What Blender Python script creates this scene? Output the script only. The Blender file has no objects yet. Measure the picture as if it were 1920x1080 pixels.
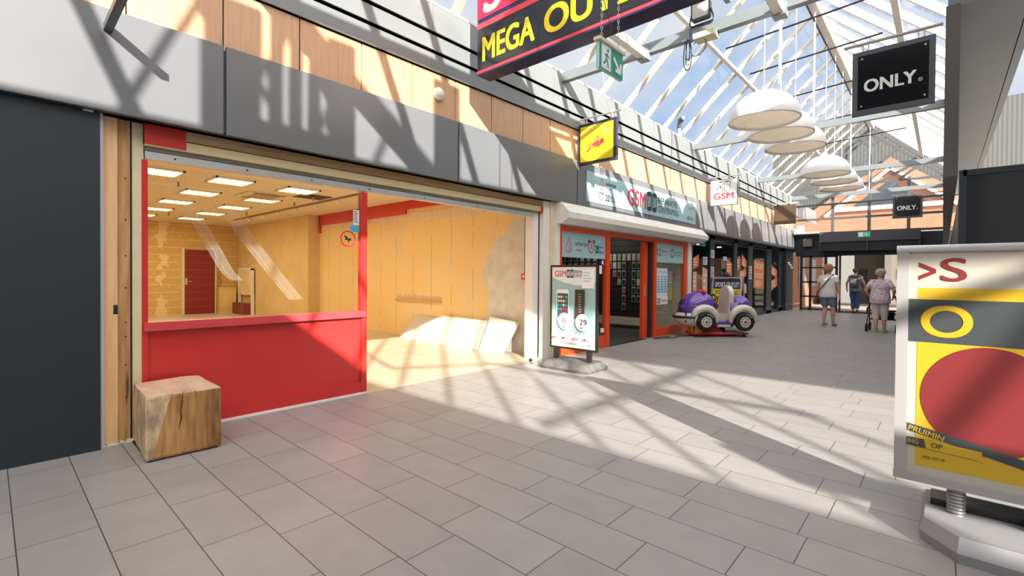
import bpy, math, random
from mathutils import Vector, Matrix
random.seed(7)
SC = bpy.context.scene
COL = SC.collection

# ------------------------------------------------------------------ camera
cam_d = bpy.data.cameras.new('camera'); cam = bpy.data.objects.new('camera', cam_d); COL.objects.link(cam)
FPX, YAW, PITCH, ROLL, CH = 892.25, .73595, -.012, .00742, 1.32
fw = Vector((-math.sin(YAW)*math.cos(PITCH), math.cos(YAW)*math.cos(PITCH), math.sin(PITCH)))
rt = Vector((math.cos(YAW), math.sin(YAW), 0)); up = rt.cross(fw)
RR = rt*math.cos(ROLL) + up*math.sin(ROLL); UU = up*math.cos(ROLL) - rt*math.sin(ROLL)
M = Matrix((RR, UU, -fw)).transposed().to_4x4(); M.translation = (0, 0, CH)
cam.matrix_world = M
cam_d.sensor_fit = 'HORIZONTAL'; cam_d.sensor_width = 36; cam_d.lens = FPX*36/1920
cam_d.shift_y = (516.2 + FPX*math.tan(.012) - 540)/1920
cam_d.clip_start = .05; cam_d.clip_end = 300
SC.camera = cam

# ------------------------------------------------------------------ view, world, sun
SC.view_settings.view_transform = 'Standard'; SC.view_settings.look = 'None'
SC.view_settings.gamma = 1; SC.view_settings.use_curve_mapping = False
SC.view_settings.exposure = 0.0
SC.cycles.transparent_max_bounces = 24
SC.cycles.max_bounces = 10; SC.cycles.diffuse_bounces = 5
SC.cycles.sample_clamp_indirect = 6

w = bpy.data.worlds.new('sky'); SC.world = w; w.use_nodes = True
nt = w.node_tree; nt.nodes.clear()
wo = nt.nodes.new('ShaderNodeOutputWorld'); bg = nt.nodes.new('ShaderNodeBackground')
tc = nt.nodes.new('ShaderNodeTexCoord'); mp = nt.nodes.new('ShaderNodeMapping')
mp.inputs['Scale'].default_value = (1.6, 1.6, 3.2)
nz = nt.nodes.new('ShaderNodeTexNoise'); nz.inputs['Scale'].default_value = 1.7; nz.inputs['Detail'].default_value = 6
cr = nt.nodes.new('ShaderNodeValToRGB')
cr.color_ramp.elements[0].position = .40; cr.color_ramp.elements[0].color = (.42, .60, .90, 1)
cr.color_ramp.elements[1].position = .66; cr.color_ramp.elements[1].color = (.86, .88, .92, 1)
nt.links.new(tc.outputs['Generated'], mp.inputs['Vector']); nt.links.new(mp.outputs['Vector'], nz.inputs['Vector'])
nt.links.new(nz.outputs['Fac'], cr.inputs['Fac']); nt.links.new(cr.outputs['Color'], bg.inputs['Color'])
# the sky is brighter around the sun than on the far side
dt = nt.nodes.new('ShaderNodeVectorMath'); dt.operation = 'DOT_PRODUCT'; dt.inputs[1].default_value = Vector((2.47, -1.45, 1.13)).normalized()
mr = nt.nodes.new('ShaderNodeMapRange'); mr.inputs['From Min'].default_value = -.15; mr.inputs['From Max'].default_value = 1
mr.inputs['To Min'].default_value = .95; mr.inputs['To Max'].default_value = 3.9; mr.interpolation_type = 'SMOOTHSTEP'
nt.links.new(tc.outputs['Generated'], dt.inputs[0]); nt.links.new(dt.outputs['Value'], mr.inputs['Value']); nt.links.new(mr.outputs[0], bg.inputs['Strength'])
wm = nt.nodes.new('ShaderNodeMapRange'); wm.inputs['From Min'].default_value = -.05; wm.inputs['From Max'].default_value = .7
nt.links.new(dt.outputs['Value'], wm.inputs['Value'])
wx = nt.nodes.new('ShaderNodeMix'); wx.data_type = 'RGBA'; wx.inputs[7].default_value = (1, .95, .89, 1)
nt.links.new(wm.outputs[0], wx.inputs[0]); nt.links.new(cr.outputs['Color'], wx.inputs[6]); nt.links.new(wx.outputs[2], bg.inputs['Color'])
nt.links.new(bg.outputs[0], wo.inputs[0])

sun_d = bpy.data.lights.new('sun', 'SUN'); sun = bpy.data.objects.new('sun', sun_d); COL.objects.link(sun)
sun_d.energy = 13.5; sun_d.angle = .009; sun_d.color = (1, .92, .82)
sun.rotation_euler = Vector((2.47, -1.45, 1.13)).to_track_quat('Z', 'Y').to_euler()
sun.location = (24, -14, 12)

# ------------------------------------------------------------------ materials
MC = {}
def nodes(name):
    m = bpy.data.materials.new(name); m.use_nodes = True
    t = m.node_tree; b = t.nodes['Principled BSDF']
    return m, t, b
def mat(name, col, rough=.5, metal=0, var=0, vs=4, bump=0, bs=40, emit=None, es=1, spec=.5, alpha=None, stretch=None, coat=0):
    if name in MC: return MC[name]
    m, t, b = nodes(name)
    b.inputs['Base Color'].default_value = (*col, 1); b.inputs['Roughness'].default_value = rough
    b.inputs['Metallic'].default_value = metal; b.inputs['Specular IOR Level'].default_value = spec
    if coat: b.inputs['Coat Weight'].default_value = coat
    N, Lk = t.nodes, t.links
    if var or bump:
        tc = N.new('ShaderNodeTexCoord'); src = tc.outputs['Object']
        if stretch:
            mp = N.new('ShaderNodeMapping'); mp.inputs['Scale'].default_value = stretch
            Lk.new(src, mp.inputs['Vector']); src = mp.outputs['Vector']
    if var:
        n = N.new('ShaderNodeTexNoise'); n.inputs['Scale'].default_value = vs; n.inputs['Detail'].default_value = 5
        Lk.new(src, n.inputs['Vector'])
        r = N.new('ShaderNodeMapRange'); r.inputs['From Min'].default_value = .3; r.inputs['From Max'].default_value = .7
        r.inputs['To Min'].default_value = 1-var; r.inputs['To Max'].default_value = 1+var
        Lk.new(n.outputs['Fac'], r.inputs['Value'])
        h = N.new('ShaderNodeVectorMath'); h.operation = 'SCALE'; h.inputs[0].default_value = col
        Lk.new(r.outputs['Result'], h.inputs['Scale']); Lk.new(h.outputs['Vector'], b.inputs['Base Color'])
    if bump:
        n = N.new('ShaderNodeTexNoise'); n.inputs['Scale'].default_value = bs; n.inputs['Detail'].default_value = 4
        Lk.new(src, n.inputs['Vector'])
        k = N.new('ShaderNodeBump'); k.inputs['Strength'].default_value = bump; k.inputs['Distance'].default_value = .01
        Lk.new(n.outputs['Fac'], k.inputs['Height']); Lk.new(k.outputs['Normal'], b.inputs['Normal'])
    if emit:
        b.inputs['Emission Color'].default_value = (*emit, 1); b.inputs['Emission Strength'].default_value = es
    MC[name] = m; return m
def math_node(t, op, a, b=None, c=None):
    n = t.nodes.new('ShaderNodeMath'); n.operation = op
    for i, v in enumerate((a, b, c)):
        if v is None: continue
        if isinstance(v, (int, float)): n.inputs[i].default_value = v
        else: t.links.new(v, n.inputs[i])
    return n.outputs[0]
def mixc(t, f, a, b):
    n = t.nodes.new('ShaderNodeMix'); n.data_type = 'RGBA'
    for s, v in ((n.inputs[0], f), (n.inputs[6], a), (n.inputs[7], b)):
        if isinstance(v, (int, float)): s.default_value = v
        elif isinstance(v, tuple): s.default_value = (*v, 1)
        else: t.links.new(v, s)
    return n.outputs[2]
def sep_obj(t):
    tc = t.nodes.new('ShaderNodeTexCoord'); s = t.nodes.new('ShaderNodeSeparateXYZ')
    t.links.new(tc.outputs['Object'], s.inputs[0]); return tc.outputs['Object'], s.outputs
def noise(t, vec, scale, detail=4, stretch=None):
    if stretch:
        mp = t.nodes.new('ShaderNodeMapping'); mp.inputs['Scale'].default_value = stretch
        t.links.new(vec, mp.inputs['Vector']); vec = mp.outputs['Vector']
    n = t.nodes.new('ShaderNodeTexNoise'); n.inputs['Scale'].default_value = scale; n.inputs['Detail'].default_value = detail
    t.links.new(vec, n.inputs['Vector']); return n.outputs['Fac']
def ramp(t, f, *st):
    n = t.nodes.new('ShaderNodeValToRGB'); e = n.color_ramp.elements
    while len(e) < len(st): e.new(.5)
    for i, (p, c) in enumerate(st): e[i].position = p; e[i].color = (*c, 1)
    t.links.new(f, n.inputs['Fac']); return n.outputs['Color']
def glass(name, tint=(.97, .99, 1), refl=.06, rough=.02):
    if name in MC: return MC[name]
    m = bpy.data.materials.new(name); m.use_nodes = True; t = m.node_tree; t.nodes.clear()
    o = t.nodes.new('ShaderNodeOutputMaterial'); tr = t.nodes.new('ShaderNodeBsdfTransparent'); g = t.nodes.new('ShaderNodeBsdfGlossy')
    mx = t.nodes.new('ShaderNodeMixShader')
    tr.inputs[0].default_value = (*tint, 1); g.inputs['Roughness'].default_value = rough
    ge = t.nodes.new('ShaderNodeNewGeometry'); dp = t.nodes.new('ShaderNodeVectorMath'); dp.operation = 'DOT_PRODUCT'
    t.links.new(ge.outputs['Incoming'], dp.inputs[0]); t.links.new(ge.outputs['Normal'], dp.inputs[1])
    f = math_node(t, 'POWER', math_node(t, 'SUBTRACT', 1, math_node(t, 'ABSOLUTE', dp.outputs['Value'])), 5)
    f = math_node(t, 'MINIMUM', math_node(t, 'MULTIPLY_ADD', f, .5, refl), .5)
    t.links.new(f, mx.inputs[0]); t.links.new(tr.outputs[0], mx.inputs[1]); t.links.new(g.outputs[0], mx.inputs[2])
    t.links.new(mx.outputs[0], o.inputs[0]); MC[name] = m; return m
def tile_mat(name, base, joint, lx, ly, ox, oy, rand=1.0, jw=.0025, rough=.42, cloud=.12):
    m, t, b = nodes(name); vec, s = sep_obj(t)
    v = math_node(t, 'DIVIDE', math_node(t, 'SUBTRACT', s[1], oy), ly)
    row = math_node(t, 'FLOOR', v); fv = math_node(t, 'SUBTRACT', v, row)
    wn = t.nodes.new('ShaderNodeTexWhiteNoise'); wn.noise_dimensions = '1D'; t.links.new(row, wn.inputs['W'])
    u = math_node(t, 'DIVIDE', math_node(t, 'SUBTRACT', s[0], ox), lx)
    u = math_node(t, 'ADD', u, math_node(t, 'MULTIPLY', wn.outputs['Value'], rand))
    cu = math_node(t, 'FLOOR', u); fu = math_node(t, 'SUBTRACT', u, cu)
    du = math_node(t, 'MULTIPLY', math_node(t, 'MINIMUM', fu, math_node(t, 'SUBTRACT', 1, fu)), lx)
    dv = math_node(t, 'MULTIPLY', math_node(t, 'MINIMUM', fv, math_node(t, 'SUBTRACT', 1, fv)), ly)
    j = math_node(t, 'LESS_THAN', math_node(t, 'MINIMUM', du, dv), jw)
    cx = t.nodes.new('ShaderNodeCombineXYZ'); t.links.new(cu, cx.inputs[0]); t.links.new(row, cx.inputs[1])
    w2 = t.nodes.new('ShaderNodeTexWhiteNoise'); w2.noise_dimensions = '3D'; t.links.new(cx.outputs[0], w2.inputs['Vector'])
    tv = math_node(t, 'MULTIPLY_ADD', w2.outputs['Value'], .10, .95)
    add = t.nodes.new('ShaderNodeVectorMath'); add.operation = 'MULTIPLY_ADD'
    t.links.new(cx.outputs[0], add.inputs[0]); add.inputs[1].default_value = (3.1, 1.7, 0); t.links.new(vec, add.inputs[2])
    c1 = noise(t, add.outputs[0], 5.5, 6); c2 = noise(t, add.outputs[0], 60, 3)
    k = math_node(t, 'MULTIPLY', tv, math_node(t, 'MULTIPLY_ADD', c1, cloud*2, 1-cloud))
    k = math_node(t, 'MULTIPLY', k, math_node(t, 'MULTIPLY_ADD', c2, .1, .95))
    sc = t.nodes.new('ShaderNodeVectorMath'); sc.operation = 'SCALE'; sc.inputs[0].default_value = base; t.links.new(k, sc.inputs['Scale'])
    t.links.new(mixc(t, j, sc.outputs[0], joint), b.inputs['Base Color'])
    b.inputs['Roughness'].default_value = rough; b.inputs['Specular IOR Level'].default_value = .4
    MC[name] = m; return m
def wood_mat(name, c1, c2, axis='z', scale=14, rough=.6, cracks=0, dark=(.05, .02, .01)):
    if name in MC: return MC[name]
    m, t, b = nodes(name); vec, s = sep_obj(t)
    st = {'x': (.08, 1, 1), 'y': (1, .08, 1), 'z': (1, 1, .08)}[axis]
    a = noise(t, vec, scale, 6, st); c = ramp(t, a, (.3, c2), (.62, c1))
    if cracks:
        k = noise(t, vec, scale*.5, 8, tuple(q*1.0 for q in st))
        kk = ramp(t, k, (.34, (1, 1, 1)), (.40, (0, 0, 0)))
        c = mixc(t, math_node(t, 'MULTIPLY', kk, cracks), c, dark)
    t.links.new(c, b.inputs['Base Color']); b.inputs['Roughness'].default_value = rough
    bp = t.nodes.new('ShaderNodeBump'); bp.inputs['Strength'].default_value = .25; bp.inputs['Distance'].default_value = .004
    t.links.new(a, bp.inputs['Height']); t.links.new(bp.outputs[0], b.inputs['Normal'])
    MC[name] = m; return m
def brick_mat(name, c1, c2, mortar, axes='yz'):
    m, t, b = nodes(name); vec, s = sep_obj(t)
    cx = t.nodes.new('ShaderNodeCombineXYZ')
    t.links.new(s['xyz'.index(axes[0])], cx.inputs[0]); t.links.new(s['xyz'.index(axes[1])], cx.inputs[1])
    k = t.nodes.new('ShaderNodeTexBrick'); t.links.new(cx.outputs[0], k.inputs['Vector'])
    k.inputs['Color1'].default_value = (*c1, 1); k.inputs['Color2'].default_value = (*c2, 1); k.inputs['Mortar'].default_value = (*mortar, 1)
    k.inputs['Scale'].default_value = 1; k.inputs['Brick Width'].default_value = .22; k.inputs['Row Height'].default_value = .065; k.inputs['Mortar Size'].default_value = .006
    t.links.new(k.outputs['Color'], b.inputs['Base Color']); b.inputs['Roughness'].default_value = .85
    MC[name] = m; return m

# ------------------------------------------------------------------ mesh builder
ORD = 'first second third fourth fifth sixth seventh eighth ninth tenth eleventh twelfth thirteenth fourteenth fifteenth sixteenth seventeenth eighteenth nineteenth twentieth'.split()
ORD += ['twenty-'+w for w in ORD[:9]]+['thirtieth']+['thirty-'+w for w in ORD[:9]]
class MB:
    def __init__(s): s.v = []; s.f = []; s.mi = []; s.sm = []; s.cur = 0
    def add(s, vs, fs, smooth=False):
        o = len(s.v); s.v += [tuple(v) for v in vs]
        for f in fs: s.f.append(tuple(i+o for i in f)); s.mi.append(s.cur); s.sm.append(smooth)
        return s
    def box(s, x0, x1, y0, y1, z0, z1):
        x0, x1 = sorted((x0, x1)); y0, y1 = sorted((y0, y1)); z0, z1 = sorted((z0, z1))
        return s.add([(x0,y0,z0),(x1,y0,z0),(x1,y1,z0),(x0,y1,z0),(x0,y0,z1),(x1,y0,z1),(x1,y1,z1),(x0,y1,z1)],
                     [(0,3,2,1),(4,5,6,7),(0,1,5,4),(1,2,6,5),(2,3,7,6),(3,0,4,7)])
    def bev(s, x0, x1, y0, y1, z0, z1, r=.01, ax='z', n=3):
        # rounded-corner box: rounded rectangle profile swept along ax
        A = {'z': (x0, x1, y0, y1, z0, z1), 'y': (x0, x1, z0, z1, y0, y1), 'x': (y0, y1, z0, z1, x0, x1)}[ax]
        P = rrect(A[0], A[1], A[2], A[3], r, n)
        f = {'z': lambda a, b, c: (a, b, c), 'y': lambda a, b, c: (a, c, b), 'x': lambda a, b, c: (c, a, b)}[ax]
        return s.prism([f(a, b, A[4]) for a, b in P], [f(a, b, A[5]) for a, b in P])
    def prism(s, A, B, smooth=False):
        n = len(A)
        return s.add(list(A)+list(B), [tuple(range(n))[::-1], tuple(range(n, 2*n))] + [(i, (i+1) % n, n+(i+1) % n, n+i) for i in range(n)], smooth)
    def beam(s, p, q, w, h, upv=(0, 0, 1)):
        p = Vector(p); q = Vector(q); d = (q-p).normalized(); u = Vector(upv)
        if abs(d.dot(u)) > .99: u = Vector((0, 1, 0))
        sx = d.cross(u).normalized(); sz = sx.cross(d).normalized()
        c = [(-w/2, -h/2), (w/2, -h/2), (w/2, h/2), (-w/2, h/2)]
        return s.prism([p+sx*a+sz*b for a, b in c], [q+sx*a+sz*b for a, b in c])
    def cyl(s, p, q, r, r2=None, n=12, caps=True):
        p = Vector(p); q = Vector(q); d = (q-p).normalized(); u = Vector((0, 0, 1)) if abs(d.z) < .9 else Vector((1, 0, 0))
        a = d.cross(u).normalized(); b = d.cross(a); r2 = r if r2 is None else r2; o = len(s.v)
        A = [p+(a*math.cos(k*2*math.pi/n)+b*math.sin(k*2*math.pi/n))*r for k in range(n)]
        B = [q+(a*math.cos(k*2*math.pi/n)+b*math.sin(k*2*math.pi/n))*r2 for k in range(n)]
        s.add(A+B, [(i, (i+1) % n, n+(i+1) % n, n+i) for i in range(n)], True)
        if caps: s.add(A, [tuple(range(n))]); s.add(B, [tuple(range(n))[::-1]])
        return s
    def tube(s, pts, r, n=8, closed=False):
        pts = [Vector(p) for p in pts]; rings = []; m = len(pts); ref = Vector((.31, .17, .93)).normalized()
        for i, p in enumerate(pts):
            a = pts[(i-1) % m] if (closed or i) else p; b = pts[(i+1) % m] if (closed or i < m-1) else p
            d = (b-a).normalized(); x = d.cross(ref)
            if x.length < .05: x = d.cross(Vector((1, 0, 0)))
            x.normalize(); y = d.cross(x)
            rr = r[i] if isinstance(r, (list, tuple)) else r
            rings.append([p+(x*math.cos(k*2*math.pi/n)+y*math.sin(k*2*math.pi/n))*rr for k in range(n)])
        fs = []
        for i in range(m if closed else m-1):
            j = (i+1) % m
            for k in range(n): fs.append((i*n+k, i*n+(k+1) % n, j*n+(k+1) % n, j*n+k))
        if not closed: fs += [tuple(range(n)), tuple(range((m-1)*n, m*n))[::-1]]
        return s.add([v for q in rings for v in q], fs, True)
    def lathe(s, prof, c=(0, 0, 0), n=32, ax='z'):
        o = []; m = len(prof)
        for k in range(n):
            a = 2*math.pi*k/n
            for r, z in prof:
                p = {'z': (r*math.cos(a), r*math.sin(a), z), 'y': (r*math.cos(a), z, r*math.sin(a)), 'x': (z, r*math.cos(a), r*math.sin(a))}[ax]
                o.append((c[0]+p[0], c[1]+p[1], c[2]+p[2]))
        fs = [(k*m+i, ((k+1) % n)*m+i, ((k+1) % n)*m+i+1, k*m+i+1) for k in range(n) for i in range(m-1)]
        return s.add(o, fs, True)
    def build(s, name, m, parent=None, M=None, loc=None):
        me = bpy.data.meshes.new(name)
        vs = s.v
        if loc is not None: vs = [(a-loc[0], b-loc[1], c-loc[2]) for a, b, c in vs]
        me.from_pydata(vs, [], s.f)
        for k in (m if isinstance(m, (list, tuple)) else [m]): me.materials.append(k)
        me.polygons.foreach_set('material_index', s.mi); me.polygons.foreach_set('use_smooth', s.sm)
        me.update()
        import bmesh
        b = bmesh.new(); b.from_mesh(me); bmesh.ops.recalc_face_normals(b, faces=b.faces); b.to_mesh(me); b.free()
        o = bpy.data.objects.new(name, me); COL.objects.link(o)
        if loc is not None: o.location = loc
        if parent: o.parent = parent
        if M is not None: o.matrix_local = M
        return o
def rrect(x0, x1, y0, y1, r, n=3):
    P = []
    for cx, cy, a0 in ((x1-r, y1-r, 0), (x0+r, y1-r, 90), (x0+r, y0+r, 180), (x1-r, y0+r, 270)):
        for k in range(n+1):
            a = math.radians(a0+90*k/n); P.append((cx+r*math.cos(a), cy+r*math.sin(a)))
    return P
def tag(o, label=None, cat=None, group=None, kind=None):
    if label: o['label'] = label
    if cat: o['category'] = cat
    if group: o['group'] = group
    if kind: o['kind'] = kind
    return o
def empty(name, loc=(0, 0, 0), label=None, cat=None, group=None, rz=0):
    o = bpy.data.objects.new(name, None); COL.objects.link(o); o.location = loc; o.rotation_euler = (0, 0, rz); o.empty_display_size = .1
    return tag(o, label, cat, group)
def struct(name, mb, m, parent=None):
    o = mb.build(name, m, parent)
    if not parent: o['kind'] = 'structure'
    return o
def copy_tree(o, parent=None):
    c = o.copy(); COL.objects.link(c)
    if parent: c.parent = parent
    for ch in [q for q in o.children]: copy_tree(ch, c)
    return c
def bx(*a): return MB().box(*a)

_tc = {}
def text_data(body, bold=0, italic=0):
    k = (body, bold, italic)
    if k in _tc: return _tc[k]
    c = bpy.data.curves.new('lettering', 'FONT'); c.body = body; c.size = 1; c.offset = 0; c.shear = italic; c.resolution_u = 6
    o = bpy.data.objects.new('lettering', c); COL.objects.link(o)
    dg = bpy.context.evaluated_depsgraph_get(); me = o.evaluated_get(dg).to_mesh()
    vs = [tuple(v.co) for v in me.vertices]; fs = [tuple(p.vertices) for p in me.polygons]
    o.evaluated_get(dg).to_mesh_clear(); bpy.data.objects.remove(o); bpy.data.curves.remove(c)
    if bold > 0:      # heavier strokes: the same outline laid around itself
        b = bold*.62; base = list(vs); bf = list(fs); vs, fs = [], []
        for ly, (dx, dy) in enumerate(((-b, -b*.5), (b, -b*.5), (-b, b*.5), (b, b*.5), (0, 0))):
            o_ = len(vs); vs += [(v[0]+dx, v[1]+dy, ly*.0002) for v in base]; fs += [tuple(i+o_ for i in q) for q in bf]
    xs = [v[0] for v in vs]; ys = [v[1] for v in vs]; x0, x1, y0, y1 = min(xs), max(xs), min(ys), max(ys)
    _tc[k] = ([((v[0]-x0)/(x1-x0), (v[1]-y0)/(y1-y0), v[2]) for v in vs], fs, (x1-x0)/(y1-y0)); return _tc[k]
class Face:
    """a flat face of a sign: origin lower left, u to the right, v up, n out of the face; units are metres"""
    def __init__(s, o, u, v, parent=None):
        s.o = Vector(o); s.u = Vector(u).normalized(); s.v = Vector(v).normalized(); s.n = s.u.cross(s.v).normalized(); s.p = parent; s.k = 0
    def P(s, a, b, h=0): return s.o+s.u*a+s.v*b+s.n*h
    def poly(s, pts, m, name='panel_print', h=None, th=.001, parent=None, label=None):
        s.k += 1; h = .0006*s.k if h is None else h
        mb = MB().prism([s.P(a, b, h) for a, b in pts], [s.P(a, b, h+th) for a, b in pts])
        o = mb.build(name, m, parent or s.p)
        if label: o['label'] = label
        return o
    def rect(s, a0, b0, a1, b1, m, name='panel_print', **k): return s.poly([(a0, b0), (a1, b0), (a1, b1), (a0, b1)], m, name, **k)
    def rrect(s, a0, b0, a1, b1, r, m, name='panel_print', **k): return s.poly(rrect(a0, a1, b0, b1, r, 4), m, name, **k)
    def disc(s, a, b, r, m, name='panel_print', ry=None, n=28, **k):
        return s.poly([(a+r*math.cos(2*math.pi*i/n), b+(ry or r)*math.sin(2*math.pi*i/n)) for i in range(n)], m, name, **k)
    def line(s, pts, w, m, name='logo', closed=False, h=None, parent=None):
        s.k += 1; h = .0006*s.k if h is None else h; mb = MB(); n = len(pts)
        for i in range(n if closed else n-1):
            p = s.P(*pts[i], h+(i % 2)*.00012); q = s.P(*pts[(i+1) % n], h+(i % 2)*.00012); mb.beam(p, q, w, .0012, s.n)
        return mb.build(name, m, parent or s.p)
    def text(s, body, a0, b0, a1, b1, m, name='lettering', bold=0, italic=0, rot=0, h=None, parent=None):
        s.k += 1; h = .0006*s.k if h is None else h
        V, F, _ = text_data(body, bold, italic); mb = MB(); w_, h_ = a1-a0, b1-b0
        ca, sa = math.cos(rot), math.sin(rot)
        def tp(q):
            x, y = q[0]*w_, q[1]*h_; return s.P(a0+x*ca-y*sa, b0+x*sa+y*ca, h+.001+q[2])
        mb.add([tp(q) for q in V], F)
        return mb.build(name, m, parent or s.p)
    def lines(s, a0, b0, a1, b1, rows, m, name='small_print', cols=1, fill=.45, seed=1):
        s.k += 1; h = .0006*s.k; mb = MB(); rnd = random.Random(seed)
        for r in range(rows):
            y = b1-(b1-b0)*(r+.5)/rows; hh = (b1-b0)/rows*fill/2
            for c in range(cols):
                x = a0+(a1-a0)*c/cols; e = x+(a1-a0)/cols*rnd.uniform(.6, .9)
                while x < e:
                    l = min((a1-a0)*rnd.uniform(.03, .08)+.002, e-x+.001)
                    mb.prism([s.P(x, y-hh, h), s.P(x+l, y-hh, h), s.P(x+l, y+hh, h), s.P(x, y+hh, h)], [s.P(x, y-hh, h+.001), s.P(x+l, y-hh, h+.001), s.P(x+l, y+hh, h+.001), s.P(x, y+hh, h+.001)])
                    x += l*1.3
        return mb.build(name, m, s.p)
YZ = ((0, 1, 0), (0, 0, 1))       # a face on the left wall, seen from the corridor
XZ = ((1, 0, 0), (0, 0, 1))       # a face across the corridor, seen from the camera's side

# colours
W_ = mat('white_paint', (.86, .83, .77), .45, var=.04)
rafter_w = mat('rafter_white', (.70, .63, .53), .5, var=.04)
steel = mat('steel_grey', (.21, .24, .25), .4, var=.05)
fas_m = mat('fascia_grey', (.152, .157, .166), .38, var=.04, vs=1.5)
clad_m = mat('cladding_grey', (.20, .215, .215), .42, var=.06, vs=1.2)
dark_m = mat('charcoal', (.018, .028, .038), .45)
black = mat('black_gloss', (.008, .009, .01), .15)
blk = mat('black_print', (.012, .013, .02), .5)
cream = mat('cream_paint', (.74, .66, .44), .6, var=.07, vs=6, bump=.1)
red_m = mat('red_lacquer', (.62, .038, .034), .28, var=.05, vs=3)
redp = mat('red_print', (.75, .03, .05), .4)
wht = mat('white_print', (.85, .86, .86), .4)
tealp = mat('pale_teal_print', (.36, .56, .60), .35)
orange = mat('orange_frame', (.78, .075, .012), .32)
alu = mat('aluminium', (.62, .62, .61), .35, metal=.6, var=.05)
yel = mat('yellow_print', (.93, .70, .01), .4)
rub = mat('rubber_black', (.015, .015, .016), .7)
gl = glass('clear_glass', (.97, .99, 1), .025); glr = glass('roof_glass', (.96, .98, 1), .012)
gls = glass('shop_glass', (.90, .92, .92), .035)

# ================================================================== SETTING
floor_m = tile_mat('mall_tiles', (.335, .322, .31), (.06, .056, .052), .5975, .3005, -1.94, .388)
bei_m = tile_mat('shop_tiles', (.58, .50, .39), (.32, .25, .17), .60, .305, -5.1, 1.1, jw=.002)
struct('floor', MB().box(-4.72, 12, -6, 22.4, -.12, 0), floor_m)
struct('floor', MB().box(-18.2, -4.72, .45, 6.15, -.12, 0), bei_m)
struct('floor', MB().box(-9.5, -4.72, 6.25, 22.4, -.12, 0), mat('dark_shop_floor', (.05, .05, .052), .4, var=.15, vs=8))

# --- left wall: fascia panels, timber band, stepped grey cladding
Y0, Y1 = -6, 22.3
j = 1.365-2.6265*3; n = -1
while j < Y1-.5:
    if -3 < j < 11.8:
        a, b = j+.012, min(j+2.6265, Y1)-.012
        mb = MB(); mb.box(-4.58, -4.54, a, b, 2.50, 3.245); mb.box(-4.60, -4.58, a-.01, b+.01, 2.52, 3.22)
        for yy in (a+.05, b-.05):
            for zz in (2.56, 3.18): mb.cyl((-4.541, yy, zz), (-4.537, yy, zz), .006, n=8)
        o = mb.build('fascia_panel', fas_m); n += 1
        lab = ['grey fascia panel at the upper left corner, crossed by a dark square bar', 'grey fascia panel above the red shop window', 'grey fascia panel left of the yellow hanging sign', 'grey fascia panel behind the left half of the blue shop banner', 'grey fascia panel behind the right half of the blue shop banner']
        tag(o, lab[n], 'wall panel', 'grey fascia panels along the left shopfronts')
    j += 2.6265
bf = fas_m
mb = MB(); y = 11.875
while y < 22.0:
    mb.box(-4.58, -4.54, y+.012, min(y+.645, 22.25)-.0, 2.46, 3.245); y += .657
mb.box(-4.62, -4.58, 11.875, 22.25, 2.44, 3.24)
struct('trim_1', mb, bf)
wband = wood_mat('beech_panel', (.64, .38, .22), (.56, .32, .18), 'z', 30, .45)
mb = MB(); y = 1.369-.6535*11
while y < 22.2:
    mb.box(-4.62, -4.60, y+.006, min(y+.6475, 22.3), 3.2, 3.765); y += .6535
struct('trim_2', mb, wband)
struct('wall_left', bx(-4.70, -4.62, Y0, 22.3, 2.5, 4.6), dark_m)
mb = MB()
for z0, z1, x in ((3.775, 3.985, -4.585), (4.015, 4.20, -4.575), (4.23, 4.555, -4.565)):
    y = Y0
    while y < 22:
        mb.box(x-.05, x, y, min(y+2.4, 22.3)-.004, z0, z1); mb.box(x-.05, x+.018, y, min(y+2.4, 22.3)-.004, z0, z0+.015); y += 2.4
struct('trim_3', mb, clad_m)
struct('wall_left', bx(-4.78, -4.62, Y0, .565, 0, 2.5), dark_m)
# soffit under the fascia
struct('ceiling', bx(-4.95, -4.58, Y0, 6.1, 2.5, 2.52), dark_m)
struct('ceiling', bx(-9.5, -4.60, 6.15, 22.4, 2.56, 2.62), mat('dark_ceiling', (.03, .03, .032), .7))

# --- corridor end behind the camera and right side
rw = mat('plaster_white', (.70, .68, .64), .7, var=.05)
struct('wall_back', bx(-4.7, .54, -6.1, -6, 0, 7), rw)
struct('wall_right', bx(.54, .7, -6, -2.75, 0, 4.6), rw)
struct('wall_right', bx(.54, 12, -2.95, -2.75, 0, 4.6), rw)      # near side of the cross hall
struct('wall_right', bx(12, 12.2, -2.75, 6.9, 0, 4.6), rw)
struct('trim_4', bx(.46, .62, -6, 22.4, 4.22, 4.62), steel)      # gutter beam on the right
struct('trim_5', bx(-4.80, -4.66, -6, 22.4, 4.56, 4.66), rafter_w)
# unseen pieces added to shade fascia and lintel: upstand, slotted panel and post
struct('shade_upstand', bx(.63, .71, -6, 22.4, 4.2, 4.90), steel)
mb = MB().box(.64, .70, -1.86, -1.42, 4.9, 6.1).box(.64, .70, -.77, -.50, 4.9, 6.1).box(.64, .70, -1.42, -.77, 4.9, 5.07)
for y in (-1.28, -1.10, -.92): mb.box(.64, .70, y-.05, y+.05, 4.9, 6.1)
struct('shade_louvre', mb, steel)
struct('shade_post', bx(.64, .70, .56, .95, 4.9, 6.1), steel)
struct('trim_16', MB().beam((7.67, -2.75, 4.7), (7.67, .85, 4.7), .08, .08).beam((5.2, -1.0, 4.7), (9.4, -.7, 4.7), .07, .07), steel)  # unseen bars added to cast the crossing shadows on the floor
struct('shadow_box', bx(5.35, 6.6, -.05, .02, 2.75, 3.05), dark_m)  # unseen box added to cast a dark band across the sunlit floor
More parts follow.
